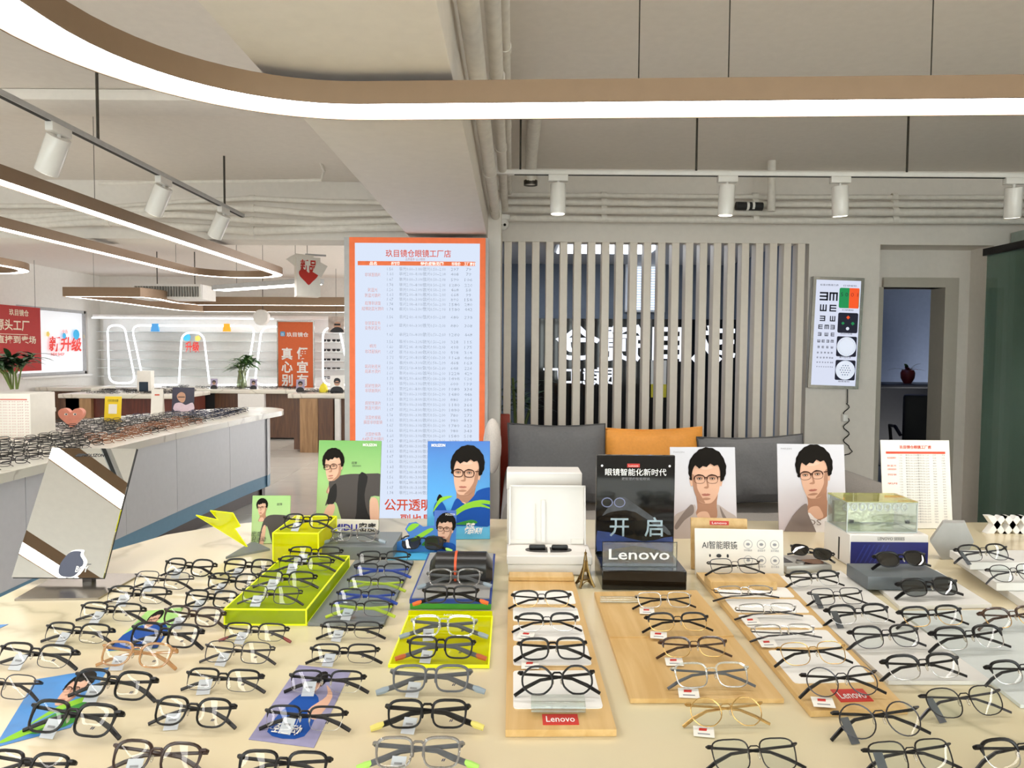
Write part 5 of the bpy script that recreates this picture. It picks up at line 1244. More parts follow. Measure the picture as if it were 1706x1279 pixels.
MB().rbox(-.004, w_ - .01, 0, .1, .001, .218, .003, 1).build('body', 'box_white', b2); MB().rbox(-.006, w_ - .006, -.003, .1, .185, .236, .003, 1).build('lid', 'box_white', b2)

# ---- Eiffel tower figurine
p = onT(975, 976); k = p.y / F; ei = thing('tower_figurine', 'small bronze lattice tower figurine between the white box and black stand', 'figurine', p, R(10))
sc_ = 62 * k
for sx in (-1, 1):
    for sy in (-1, 1):
        MB().tube([(sx * .2 * sc_, sy * .2 * sc_, .002), (sx * .155 * sc_, sy * .155 * sc_, .13 * sc_), (sx * .1 * sc_, sy * .1 * sc_, .3 * sc_), (sx * .05 * sc_, sy * .05 * sc_, .52 * sc_), (sx * .015 * sc_, sy * .015 * sc_, .9 * sc_)], [.04 * sc_, .04 * sc_, .03 * sc_, .022 * sc_, .012 * sc_], 5).build('leg', 'bronze', ei)
MB().box(-.15 * sc_, .15 * sc_, -.15 * sc_, .15 * sc_, .2 * sc_, .235 * sc_).build('lower_deck', 'bronze', ei, False); MB().box(-.09 * sc_, .09 * sc_, -.09 * sc_, .09 * sc_, .42 * sc_, .45 * sc_).build('middle_deck', 'bronze', ei, False)
MB().box(-.05 * sc_, .05 * sc_, -.05 * sc_, .05 * sc_, .45 * sc_, .7 * sc_).build('shaft', 'bronze', ei, False); MB().lathe([(.035 * sc_, .88 * sc_), (.04 * sc_, .92 * sc_), (.012 * sc_, .95 * sc_), (.005 * sc_, 1.02 * sc_)], n=10).build('top', 'bronze', ei)
for sx, sy in ((0, -1), (0, 1), (1, 0), (-1, 0)):
    pth = [(( -.15 + .3 * i / 8) * sc_, -.16 * sc_, (.05 + .13 * math.sin(math.pi * i / 8)) * sc_) for i in range(9)]
    mm = MB().tube(pth, .014 * sc_, 5); mm.xf(Matrix.Rotation(math.atan2(sy, sx) + math.pi / 2, 4, 'Z')); mm.build('arch', 'bronze', ei)

# ---- black Lenovo stand
a, b = onT(1003, 983), onT(1143, 983); w_ = b.x - a.x; k = a.y / F; dp = .155
c_ = onT(990, 935)
ls = thing('black_stand', 'glossy black display stand with a tall back panel and white lettering', 'display stand', (a.x, a.y, TZ)); bh = 34 * k
MB().rbox(0, w_, 0, dp, .001, bh, .002, 1).build('base', 'black_gloss', ls)
PH = .33; yb_ = dp - .012
MB().rbox(0, w_ * 1.0, yb_, yb_ + .012, bh, bh + .262, .0015, 1).build('back_panel', 'black_gloss', ls)
zz = bh + .262
m = MB(); write(m, '眼镜智能化新时代', w_ / 2, zz - .052, .02, yb_ - .001, width=w_ * .78, bold=.005)
for s in (.07, .93): flat(m, disc(s * w_, zz - .028, .003), yb_ - .001, 0)
m.build('headline', M('lit_text', '#e8e8e6', .5, var=0, emit=.15), ls, False)
m = MB(); write(m, '更智慧的智能眼镜', w_ / 2, zz - .065, .008, yb_ - .001, width=w_ * .36); m.build('subtitle', 'text_mid', ls, False)
MB().box(w_ * .39, w_ * .55, yb_ - .001, yb_, zz - .032, zz - .022).build('red_label', 'red', ls, False); m = MB(); write(m, 'Lenovo', w_ * .47, zz - .030, .007, yb_ - .0015, width=w_ * .12); m.build('red_label_text', 'text_white', ls, False)
M('steel_text', '#9fb0ba', .3, metal=.4, var=.2, scale=60)
for tx_, fx_ in (('开', .3), ('启', .74)): m = MB(); write(m, tx_, w_ * fx_, zz - .21, .055, yb_ - .001, bold=.01); m.build('large_character', 'steel_text', ls, False)
m = MB(); P2 = [(w_ * .08, zz - .16), (w_ * .3, zz - .11), (w_ * .5, zz - .13), (w_ * .9, zz - .19), (w_ * .92, zz - .21), (w_ * .5, zz - .15), (w_ * .2, zz - .15)]; flat(m, smoothpoly([(x, z) for x, z in P2[::-1]], 3), yb_ - .0006, 0); m.build('printed_streak', M('streak', '#3a3c40', .5, var=.4, scale=40), ls, False)
m = MB(); flat(m, smoothpoly([(w_ * .02, zz - .255), (w_ * .5, zz - .24), (w_ * .98, zz - .255), (w_ * .98, zz - .215), (w_ * .6, zz - .228), (w_ * .02, zz - .2)], 3), yb_ - .0006, 0); m.v = [(min(w_ - .002, max(.002, x)), y, min(zz - .2, max(zz - .258, z))) for x, y, z in m.v]; m.build('printed_glow', M('deep_blue', '#1d2f66', .4, var=.3, scale=30), ls, False)
# printed spectacles on the panel
m = MB()
for cx_ in (.14, .3):
    ring = [(cx_ * w_ + .014 * math.cos(t_ * .5236), zz - .125 + .012 * math.sin(t_ * .5236)) for t_ in range(13)]
    for q0, q1 in zip(ring, ring[1:]):
        d = Vector(q1) - Vector(q0); n = Vector((-d.y, d.x)).normalized() * .0012; flat(m, [tuple(Vector(q0) - n), tuple(Vector(q1) - n), tuple(Vector(q1) + n), tuple(Vector(q0) + n)], yb_ - .001, 0)
m.build('printed_spectacles', M('lavender', '#7d83a8', .4, var=0), ls, False)
ac = MB().box(.004, w_ - .018, .03, .033, bh, bh + .062).build('clear_plate', 'acrylic_clear', ls, False)
edges_box(MB(), .004, w_ - .018, .0315, .0315, bh, bh + .062, .0007).build('clear_plate_edges', M('edge_white', '#c9d0d0', .2, var=0), ls, False)
m = MB(); write(m, 'Lenovo', w_ * .46, bh + .019, .037, .0292, width=w_ * .73, bold=.012); m.build('lettering', M('text_silver', '#dadada', .4, var=0, emit=.1), ls, False)

# ---- wooden and white display boards
def board(label, corners, th, mat, name='display_board', cat='display board', group=None, h0=0.0):
    """corners: pixels of near-left, near-right, far-right, far-left on the table"""
    q = [onT(x, y, h0) for x, y in corners]; o_ = Vector((q[0].x, q[0].y, 0))
    t = thing(name, label, cat, (q[0].x, q[0].y, TZ + h0), 0, group); Q = [Vector((v_.x, v_.y, 0)) - o_ for v_ in q]
    MB().prism([v_ + Vector((0, 0, .0006)) for v_ in Q], (0, 0, th)).build('panel', mat, t, False)
    return t, Q, th + .0006
def bil(Q, u_, v_): return (Q[0] * (1 - u_) + Q[1] * u_) * (1 - v_) + (Q[3] * (1 - u_) + Q[2] * u_) * v_
def inset(t, Q, z, u0, u1, v0, v1, r=.008, mat='white'):
    a, b, c_, d = bil(Q, u0, v0), bil(Q, u1, v0), bil(Q, u1, v1), bil(Q, u0, v1)
    pts = []
    for p_, q_, n_ in ((d, a, b), (a, b, c_), (b, c_, d), (c_, d, a)):
        s_ = q_ + (p_ - q_).normalized() * r; e_ = q_ + (n_ - q_).normalized() * r
        pts += [s_.lerp(q_, .0), s_ * .25 + q_ * .5 + e_ * .25, e_]
    MB().prism([p_ + Vector((0, 0, z)) for p_ in pts], (0, 0, .0012)).build('white_inset', mat, t, False)
def red_label(t, Q, z, u0, u1, v0, v1):
    a, b, c_, d = bil(Q, u0, v0), bil(Q, u1, v0), bil(Q, u1, v1), bil(Q, u0, v1); up_ = Vector((0, 0, z))
    MB().prism([p_ + up_ for p_ in (a, b, c_, d)], (0, 0, .0012)).build('red_label', 'red', t, False)
    v, f, w0 = glyphs('Lenovo', 1.0, .005); hh = max(q_[1] for q_ in v)
    vv = []
    for x, y in v:
        uu = .1 + .8 * x / w0; ww = .22 + .56 * y / hh
        vv.append((a * (1 - uu) + b * uu) * (1 - ww) + (d * (1 - uu) + c_ * uu) * ww + Vector((0, 0, z + .0016)))
    MB().add(vv, f).build('lettering', 'text_white', t, False)
B1 = .011
t, Q, z = board('tall oak display board with four spectacles and a red label at its front', ((842, 1228), (1027, 1227), (955, 968), (847, 968)), B1, 'oak', group='oak display boards')
for v0, v1 in ((.085, .27), (.3, .42), (.45, .56), (.59, .7), (.73, .85)): inset(t, Q, z, .07, .93, v0, v1)
red_label(t, Q, z, .34, .67, .018, .06)
MB().rbox(Q[3].x + .001, Q[2].x - .001, Q[3].y - .035, Q[3].y + .004, z, z + .012, .002, 1).build('raised_step', 'oak', t)
a = bil(Q, .25, .15); 
pb_ = tag(MB().tube([(0, 0, .009), (.085, 0, .009)], .0085, 12).box(.0, .085, .006, .018, .002, .02).build('clear_bar', 'acrylic_clear', loc=onT(885, 1186, B1 + .003)), 'clear acrylic bar lying on the front of the tall oak board', 'acrylic bar')
t2, Q2, z2 = board('wide oak display board with four spectacles and no label', ((1050, 1172), (1306, 1172), (1160, 990), (990, 993)), .008, 'oak', group='oak display boards')
B2 = z2
MB().prism([bil(Q2, 0, .48) + Vector((0, 0, z2)), bil(Q2, 1, .48) + Vector((0, 0, z2)), bil(Q2, 1, .995) + Vector((0, 0, z2)), bil(Q2, .0, .995) + Vector((0, 0, z2))], (0, 0, .003)).build('rear_panel', 'oak', t2, False)
a = onT(1000, 1003, .012); tag(MB().tube([(0, 0, .007), (.085, 0, .007)], .007, 12).build('clear_bar', 'acrylic_clear', loc=(a.x, a.y, TZ + .0118)), 'clear acrylic bar lying at the back of the wide oak board', 'acrylic bar')
t3, Q3, z3 = board('long oak display board on the right with white insets and a red label', ((1350, 1195), (1512, 1190), (1296, 962), (1160, 960)), .010, 'oak', group='oak display boards')
B3 = z3
for v0, v1 in ((.13, .32), (.34, .46), (.48, .58), (.6, .72), (.74, .84)): inset(t3, Q3, z3, .07, .93, v0, v1)
red_label(t3, Q3, z3, .38, .72, .035, .095)
a, b, c_ = onT(1184, 983, B3), onT(1292, 981, B3), onT(1272, 957, B3)
blk = tag(MB().rbox(0, b.x - a.x, 0, .06, .0005, .022, .002, 1).build('oak_block', 'oak', loc=(a.x, a.y, TZ + B3)), 'small oak block carrying one pair at the back of the long oak board', 'display block')
M('board_white', '#dcdad5', .45, var=.02); M('board_mist', '#ccd2d0', .4, var=.03)
t4, Q4, z4 = board('white display board with a column of five spectacles right of the oak boards', ((1480, 1141), (1652, 1141), (1400, 955), (1290, 965)), .007, 'board_white', group='white display boards')
B4 = z4
t5, Q5, z5 = board('pale grey glassy display board at the right with four spectacles', ((1700, 1180), (1900, 1180), (1690, 1020), (1500, 1022)), .006, 'board_mist', group='white display boards')
B5 = z5
t6, Q6, z6 = board('low white plate under the dark grey block', ((1498, 1016), (1652, 1013), (1560, 955), (1434, 957)), .009, 'board_white', group='white display boards')
B6 = z6
a, b = onT(1452, 988, B6), onT(1580, 984, B6)
DBH = .034
tag(MB().rbox(0, b.x - a.x, 0, .11, .0005, DBH, .003, 2).build('dark_block', M('block_slate', '#5e6468', .4), loc=(a.x, a.y + .02, TZ + B6)), 'dark grey block carrying black clip-on spectacles on the white plate', 'display block')
DBZ = B6 + DBH
for i, (cor, lab) in enumerate(((((1706, 1016), (1960, 1016), (1800, 938), (1592, 938)), 'bottom white slab of the stack at the right edge'), (((1660, 984), (1930, 984), (1780, 934), (1588, 934)), 'middle white slab of the stack at the right edge'), (((1616, 949), (1880, 949), (1760, 928), (1582, 928)), 'top white slab of the stack at the right edge'))):
    board(lab, cor, .0185, 'board_white', 'display_slab', 'display slab', 'stacked white slabs', i * .0195)
STK = [.0195, .039, .0585]
# hexagon block
p = onT(1586, 932); k = p.y / F
hx = [(-38, 30), (-17, 0), (20, 0), (36, 30), (20, 62), (-17, 62)]
hxo = tag(MB().prism([(x * k, 0, z * k + .0005) for x, z in hx], (.02, .035, 0)).build('hexagon_block', M('hex_grey', '#a9a9a6', .5), loc=p, smooth=False), 'upright grey hexagon block behind the white slab stack', 'display block')
# XX ornament
p = onT(1655, 889); k = p.y / F
xo = thing('letter_ornament', 'white ornament of linked X shapes at the right edge', 'ornament', p)
for i in range(3):
    ox = (6 + i * 26) * k
    m = MB()
    for s in (-1, 1): m.prism([(ox + (-s * 11 - 6) * k, 0, 0.0005), (ox + (-s * 11 + 6) * k, 0, 0.0005), (ox + (s * 11 + 6) * k, 0, 30 * k), (ox + (s * 11 - 6) * k, 0, 30 * k)], (0, .025, 0))
    m.build('x_piece', 'white', xo, False)
# white and navy box with clear box on top
a, b = onT(1415, 945), onT(1538, 942); k = a.y / F; w_ = b.x - a.x
nb = thing('navy_box', 'white box with a navy blue front under the clear box', 'box', (a.x, a.y, TZ)); bh = 56 * k
MB().rbox(0, w_, 0, .16, .001, bh, .002, 1).build('body', 'box_white', nb)
MB().box(.002, w_ - .001, -.001, 0.0, bh * .1, bh * .78).build('navy_front', M('navy', '#1a1f6a', .4), nb, False)
MB().box(-.0006, -.0001, .06, .068, bh * .05, bh * .75).build('black_bar', 'black', nb, False)
m = MB(); write(m, 'LENOVO SERIES', w_ * .52, bh * .84, .012, -.0012, width=w_ * .34); m.build('lettering', 'text_dark', nb, False)
m = MB(); 
for i in range(6): m.add([(w_ * (.06 + .06 * i), -.0016, bh * .15), (w_ * (.08 + .06 * i), -.0016, bh * .15), (w_ * (.2 + .06 * i), -.0016, bh * .7), (w_ * (.18 + .06 * i), -.0016, bh * .7)], [(0, 1, 2, 3)])
m.build('printed_stripes', M('navy_lt', '#2a3488', .4), nb, False)
clear('acrylic_amber', '#f2f0b0', .06, '#e6e2a0', .22, edge=.5)
cbx = thing('clear_box', 'clear acrylic box with yellowish lid holding silver links on the navy box', 'box', (a.x + .0, a.y + .02, TZ + bh)); ch = 52 * k; cw = w_ * .9; cd_ = .12
m = MB().box(0, cw, 0, .003, .001, ch).box(0, cw, cd_ - .003, cd_, .001, ch).box(0, .003, .003, cd_ - .003, .001, ch).box(cw - .003, cw, .003, cd_ - .003, .001, ch).box(.003, cw - .003, .003, cd_ - .003, .001, .004); m.build('walls', 'acrylic_clear', cbx, False)
MB().box(-.001, cw + .001, -.001, cd_ + .001, ch, ch + .003).build('lid', 'acrylic_amber', cbx, False)
edges_box(MB(), 0, cw, 0, cd_, .001, ch, .001).build('edges', 'edge_white', cbx, False)
MB().box(.01, cw - .01, cd_ - .02, cd_ - .006, .006, ch * .8).build('foil_back', M('foil', '#d8d4b0', .2, metal=.6, bump=.6, scale=80), cbx, False)
for i in range(8):
    x = .01 + i * (cw - .03) / 7
    MB().tube([(x + .008 * math.cos(j * .785), .03, ch * .78 + .01 * math.sin(j * .785)) for j in range(8)], .003, 6, True).build('link', 'silver', cbx)
for s in (.08, .88): MB().rbox(cw * s - .006, cw * s + .006, .004, .01, ch * .3, ch * .42, .001, 1).build('clasp', 'black', cbx)
# device with dark clip glasses
a, b = onT(1310, 957), onT(1386, 953); k = a.y / F
dv = thing('card_reader', 'small silver device with dark screens beside the navy box', 'device', (a.x, a.y, TZ), R(8))
MB().rbox(0, b.x - a.x, 0, .1, .001, .022, .004, 2).build('body', M('device_silver', '#b5b4ae', .35, metal=.4), dv)
MB().box(.01, .035, .03, .085, .0222, .0232).build('dark_panel', 'black', dv, False); MB().box(.055, b.x - a.x - .01, .008, .05, .0222, .0232).build('screen', 'black_gloss', dv, False)
MB().lathe([(.012, .022), (.012, .027), (.008, .029)], (.05, .02, 0), 14).build('dial', 'silver', dv)

# ---- leaflets lying on the counter
def leaflet(label, corners, base, draw=None, h0=0.0003):
    q = [onT(x, y) for x, y in corners]; o_ = q[0]; t = thing('leaflet', label, 'leaflet', (o_.x, o_.y, TZ), 0, 'printed leaflets on the counter')
    Q = [v_ - o_ for v_ in q]; Q = [Vector((v_.x, v_.y, 0)) for v_ in Q]
    MB().prism([v_ + Vector((0, 0, .0003)) for v_ in Q], (0, 0, .0006)).build('sheet', base, t, False)
    P = Pic(0, 1, 0, 1)
    if draw: draw(P)
    vs = P.mb.v; P.mb.v = [tuple(bil(Q, x, z) + Vector((0, 0, .0009 - y * .25))) for x, y, z in vs]
    P.done(t); return t, Q
M('print_sky', '#3a86cc', .35, var=.25, scale=9); M('print_violet', '#8f8cb0', .4, var=.25, scale=12); M('print_lime', '#9ccf70', .4, var=.2, scale=9)
def dr1(P):
    P.sh([(.35, .1), (.6, .3), (1.05, .4), (1.05, .1), (.7, .02)], 13); P.sh([(.3, .2), (.6, .42), (1.05, .5), (1.05, .42), (.6, .32)], 12); P.sh([(.0, .05), (.4, .2), (.7, .16), (.3, .05)], 12)
    P.head(.6, .42, .5, .6, -.25)
def dr2(P):
    P.sh([(-.1, -.1), (.1, .5), (.5, .62), (.9, .5), (1.1, -.1)], 11); P.head(.45, .5, .42, .7, .2)
def dr3(P):
    P.sh([(.2, .1), (.3, .52), (.5, .62), (.72, .52), (.78, .1)], 11); P.sh([(.62, .4), (.8, .6), (.7, .75), (.9, .6), (.82, .3)], 0); P.head(.5, .6, .3, -.6, -.15)
leaflet('blue leaflet of a man in glasses under the spectacles at the left edge', ((-10, 1246), (118, 1212), (182, 1112), (60, 1132)), 'print_sky', dr1)
leaflet('green and blue leaflet of a man half hidden under two black spectacles', ((178, 1085), (262, 1080), (306, 1012), (245, 1018)), 'print_lime', dr2)
t, Q = leaflet('violet leaflet of a man in a blue shirt under the half-rim spectacles', ((414, 1232), (523, 1246), (585, 1118), (498, 1108)), 'print_violet', dr3)
v, f, w0 = glyphs('轻运动', 1.0, .02); MB().add([bil(Q, .2 + .5 * x / w0, .1 + .12 * y) + Vector((0, 0, .003)) for x, y in v], f).build('lettering', 'text_white', t, False)
leaflet('corner of a blue leaflet at the left edge of the counter', ((-40, 1056), (-12, 1052), (14, 1040), (-20, 1042)), 'print_sky')
# ================================================================== SPECTACLES
M('tortoise', '#3a2418', .25, var=.5, scale=90, coat=.3); M('brown_frame', '#2e1d17', .28, var=.2)
clear('amber_clear', '#f0d8b8', .08, '#c89a6a', .55); clear('crystal', '#f4f6f2', .1, '#e8ece8', .3); clear('smoke_clear', '#c8c4c0', .08, '#8d8883', .5)
M('tip_yellow', '#d6c96a', .4); M('tip_green', '#9fcf5a', .4); M('tip_orange', '#d8682e', .4); M('tip_grey', '#8e9ba5', .4); M('tip_rust', '#b0562a', .4); M('tip_red', '#7a2a24', .35)
M('temple_blue', '#1d3f9c', .35); M('temple_green', '#a9bd2c', .35); M('temple_grey', '#54565a', .35); M('gunmetal', '#47464a', .28, metal=.8); M('tag_grey', '#c3c6cc', .5, var=.05)
clear('pad', '#f2eee4', .08, '#e6dfd0', .25)
def outline(shape, a, h, n=26):
    o = []
    for i in range(n):
        t = 2 * math.pi * i / n; c, s = math.cos(t), math.sin(t)
        e = {'round': 1.0, 'boston': .7, 'square': .58, 'rect': .55, 'poly': 1.0, 'pilot': .8}[shape]
        x = a * math.copysign(abs(c) ** e, c); z = h / 2 * math.copysign(abs(s) ** e, s)
        if shape in ('rect', 'square'): x *= 1 + .07 * z / (h / 2)
        if shape == 'boston': x *= 1 + .09 * z / (h / 2)
        if shape == 'pilot': x *= 1 + .06 * z / (h / 2); z *= 1 + .12 * (x / a) * (-1 if z < 0 else 0)
        if shape == 'poly':
            k = math.cos(math.pi / 8) / math.cos((t + math.pi / 8) % (math.pi / 4) - math.pi / 8); x *= 1.04 * (.6 + .4 * k); z *= 1.04 * (.6 + .4 * k)
        o.append((x, z))
    return o
_spec = {}
def spec_parts(style):
    """part list [(name, mesh, group)] of one kind of spectacles, standing folded, bottom of the lenses at the origin"""
    if style in _spec: return _spec[style]
    st = STY[style]; a, h = st.get('a', .0265), st.get('h', .040); cx = st.get('cx', .0355); rt, rb = st['rt'], st['rb']; lean = R(st.get('lean', 38))
    Lm = Matrix.Rotation(-lean, 4, 'X'); raw = []
    ol = outline(st.get('shape', 'rect'), a, h); z0 = h / 2 + rb
    wrap = lambda x: .8 * x * x                           # slight face curve
    fr = MB()
    for s in (-1, 1):
        pts = []; rr_ = []
        for x, z in ol:
            X = s * (cx + x); pts.append((X, wrap(X), z0 + z)); t = max(0, min(1, (z / (h / 2) + .1) / .5)); rr_.append(rb + (rt - rb) * t * t * (3 - 2 * t))
        if s < 0: pts.reverse(); rr_.reverse()
        fr.tube(pts, rr_, 6, True, up=(0, 1, 0))
    xi = cx - a * .97; zb = z0 + h * .5 * st.get('bz', .35); rbr = st.get('rbr', max(rt * .85, .0012))
    fr.tube([(-xi, wrap(xi), zb), (-xi * .5, -.001, zb + .004), (xi * .5, -.001, zb + .004), (xi, wrap(xi), zb)], rbr, 6)
    xo = cx + a * .98; zh = z0 + h * .5 * .62; hx = xo + .0065
    for s in (-1, 1): fr.tube([(s * (xo - .002), wrap(xo), zh), (s * (hx - .001), wrap(hx), zh + .0005), (s * hx, wrap(hx) + .006, zh)], max(rt * 1.15, .0017), 6)
    m1 = [st['frame']]
    if st.get('lower'):
        for i, f in enumerate(fr.f):
            if sum(fr.v[j][2] for j in f) / len(f) < z0 + h * .05: fr.m[i] = 1
        m1.append(st['lower'])
    raw.append(('front_frame', fr, m1))
    for s in (-1, 1):
        ln = MB(); q = [(s * (cx + x * .985), wrap(cx + x), z0 + z * .985) for x, z in ol]
        c0 = (s * cx, wrap(cx) - .0022, z0); k = len(q); ln.add(q + [c0], [((i, (i + 1) % k, k) if s > 0 else ((i + 1) % k, i, k)) for i in range(k)])
        raw.append(('lens', ln, st.get('lens', 'lens')))
    pd = MB()
    for s in (-1, 1):
        pd.ball((s * (xi * .78), .006, z0 - h * .03), .0042, 5, sc=(.5, .55, 1.25)); pd.tube([(s * xi * .8, .006, z0), (s * xi * .95, .003, z0 + h * .12), (s * xi, wrap(xi), z0 + h * .1)], .0005, 4)
    raw.append(('nose_pads', pd, 'pad' if not st.get('sport') else st['frame']))
    hy = wrap(hx) + .006; tr = st.get('tr', .0021); ext = st.get('ext', .008)
    for s, off in ((-1, .003), (1, .009)):
        y = hy + off; e = hx + ext
        path = [(s * hx, hy, zh), (s * hx * .96, y, zh - .0005), (s * hx * .3, y + .002, zh - .0035), (-s * hx * .42, y + .002, zh * .76), (-s * hx * .8, y + .001, zh * .46), (-s * e, y - .002, zh * .1)]
        tb = MB().tube(path, [tr * .8, tr, tr * .95, tr * 1.15, tr * 1.35, tr * 1.2], 6, flat=.55)
        raw.append(('temple', tb, st['temple']))
        if st.get('tip'):
            p, q = Vector(path[4]), Vector(path[5]); d = (q - p); sp = st.get('sport')
            tp_ = MB().tube([p.lerp(q, .45 if sp else .2), p.lerp(q, .68), q + d * .04], [tr * 1.2, tr * 1.5, tr * 1.25], 6, flat=.62)
            raw.append(('temple_tip', tp_, st['tip']))
    mk = MB()
    for i in range(2): mk.prism([(.036 + i * .0028, -.002, .010), (.0378 + i * .0028, -.002, .010), (.0398 + i * .0028, -.002, .0135), (.038 + i * .0028, -.002, .0135)], (0, -.0003, 0))
    raw.append(('lens_mark', mk, 'ink'))
    for r_ in raw: r_[1].xf(Lm)
    lift = -min(v[2] for r_ in raw for v in r_[1].v)
    out = []
    for nm, mb, mt in raw: mb.xf(Matrix.Translation((0, 0, lift))); out.append((nm, mb.mesh(nm, mt), 0))
    _spec[style] = out; return out
STY = {
 'bold': dict(shape='square', rt=.0026, rb=.0019, frame='black', temple='black', tr=.0026),
 'bold_brown': dict(shape='boston', rt=.0025, rb=.0018, frame='brown_frame', temple='brown_frame', tr=.0025),
 'boston': dict(shape='boston', rt=.0024, rb=.0018, frame='black', temple='black', a=.0255, h=.042, tr=.0025),
 'half': dict(shape='rect', rt=.0021, rb=.0006, frame='black', lower='gunmetal', temple='black', h=.035, tr=.0024),
 'half_red': dict(shape='rect', rt=.0019, rb=.0006, frame='black', lower='gunmetal', temple='dark_metal', tip='tip_red', h=.035, tr=.0023),
 'half_blue': dict(shape='rect', rt=.0020, rb=.0006, frame='black', lower='gunmetal', temple='temple_blue', h=.034, tr=.0030, lens='lens_blue'),
 'half_lime': dict(shape='rect', rt=.0020, rb=.0006, frame='black', lower='gunmetal', temple='temple_green', h=.034, tr=.0030, lens='lens_blue'),
 'rimless': dict(shape='rect', rt=.0020, rb=.0003, frame='black', lower='silver', temple='black', h=.036, tr=.0026),
 'thin': dict(shape='rect', rt=.0011, rb=.0009, frame='gunmetal', temple='dark_metal', h=.039, rbr=.0009),
 'thin_square': dict(shape='square', rt=.0012, rb=.0010, frame='dark_metal', temple='black', h=.042, rbr=.0010, lens='lens_blue'),
 'thin_pilot': dict(shape='pilot', rt=.0011, rb=.0009, frame='dark_metal', temple='gunmetal', h=.042, rbr=.0010, lens='lens_blue', tr=.0018),
 'amber': dict(shape='boston', rt=.0022, rb=.0018, frame='amber_clear', temple='amber_clear', tr=.0026),
 'brow': dict(shape='boston', rt=.0027, rb=.0008, frame='black', lower='silver', temple='black', h=.038, rbr=.0011),
 'brow_gold': dict(shape='boston', rt=.0024, rb=.0008, frame='black', lower='gold', temple='black', h=.038, rbr=.0011),
 'brow_brown': dict(shape='boston', rt=.0026, rb=.0008, frame='tortoise', lower='gold', temple='tortoise', h=.038, rbr=.0011),
 'brow_grey': dict(shape='boston', rt=.0021, rb=.0008, frame='dark_metal', lower='gunmetal', temple='gunmetal', h=.039, rbr=.0010, lens='lens_blue'),
 'round': dict(shape='poly', rt=.0021, rb=.0019, frame='black', temple='black', a=.0265, h=.047, tr=.0026),
 'round_thin': dict(shape='round', rt=.0011, rb=.0010, frame='gunmetal', temple='black', a=.026, h=.046, rbr=.0010, tr=.0022),
 'silver': dict(shape='rect', rt=.0011, rb=.0009, frame='silver', temple='dark_metal', h=.036, rbr=.0010),
 'silver_low': dict(shape='rect', rt=.0013, rb=.0004, frame='silver', temple='dark_metal', h=.030, rbr=.0012, lean=62),
 'clear_silver': dict(shape='square', rt=.0018, rb=.0012, frame='crystal', lower='silver', temple='temple_grey', h=.040, rbr=.0012),
 'gold': dict(shape='poly', rt=.0011, rb=.0010, frame='gold', temple='gold', a=.026, h=.045, rbr=.0011, tr=.0022),
 'gold_thin': dict(shape='boston', rt=.0010, rb=.0008, frame='gold', temple='black', h=.041, rbr=.0010),
 'clip': dict(shape='boston', rt=.0030, rb=.0012, frame='black', lower='dark_metal', temple='black', h=.036, lens='lens_dark', tr=.0028),
 'clip_black': dict(shape='boston', rt=.0026, rb=.0016, frame='black', temple='black', h=.036, lens='lens_black', tr=.0028),
}
for nm, fm, tm, tp_, ln in (('sport_grey', 'temple_grey', 'temple_grey', 'tip_grey', 'lens'), ('sport_black', 'black', 'black', 'tip_yellow', 'lens'), ('sport_smoke', 'smoke_clear', 'temple_grey', 'tip_green', 'lens'), ('sport_crystal', 'crystal', 'temple_grey', 'tip_grey', 'lens'),
                            ('sport_rust', 'black', 'temple_grey', 'tip_rust', 'lens'), ('sport_orange', 'black', 'black', 'tip_orange', 'lens'), ('sport_clear', 'smoke_clear', 'temple_grey', 'tip_grey', 'lens'), ('sport_tint', 'black', 'black', 'tip_green', 'lens_dark')):
    STY[nm] = dict(shape='square', rt=.0025, rb=.0019, frame=fm, temple=tm, tip=tp_, lens=ln, h=.041, ext=.022, tr=.0036, sport=1, bz=.5)
_tagm = {}
def tag_mesh(kind):
    if kind not in _tagm:
        m = MB()
        if kind == 'grey':
            m.prism([(-.012, 0, 0), (.010, 0, 0), (.012, .006, .024), (-.010, .006, .024)], (0, .0005, 0), 0); m.add([(-.006, -.0006 + .0035, .013), (.006, -.0006 + .0035, .013), (.006, -.0006 + .0041, .016), (-.006, -.0006 + .0041, .016)], [(0, 1, 2, 3)], 1)
            me = m.mesh('price_tag', ['tag_grey', 'text_mid'], False)
        elif kind == 'dark':
            m.prism([(-.007, 0, 0), (.007, 0, 0), (.006, .012, .034), (-.008, .012, .034)], (0, .0005, 0)); me = m.mesh('price_tag', ['temple_grey'], False)
        else:
            m.prism([(-.02, -.012, .0008), (.014, -.016, .0008), (.018, .008, .0055), (-.016, .012, .0055)], (0, 0, .0005)); m.add([(-.009, -.0, .0042), (.004, -.001, .0042), (.006, .005, .0056), (-.007, .006, .0056)], [(0, 1, 2, 3)], 1)
            m.add([(-.012, -.008, .0024), (.008, -.010, .0024), (.008, -.007, .003), (-.012, -.005, .003)], [(0, 1, 2, 3)], 2); me = m.mesh('price_tag', ['paper', 'red', 'text_mid'], False)
        _tagm[kind] = me
    return _tagm[kind]
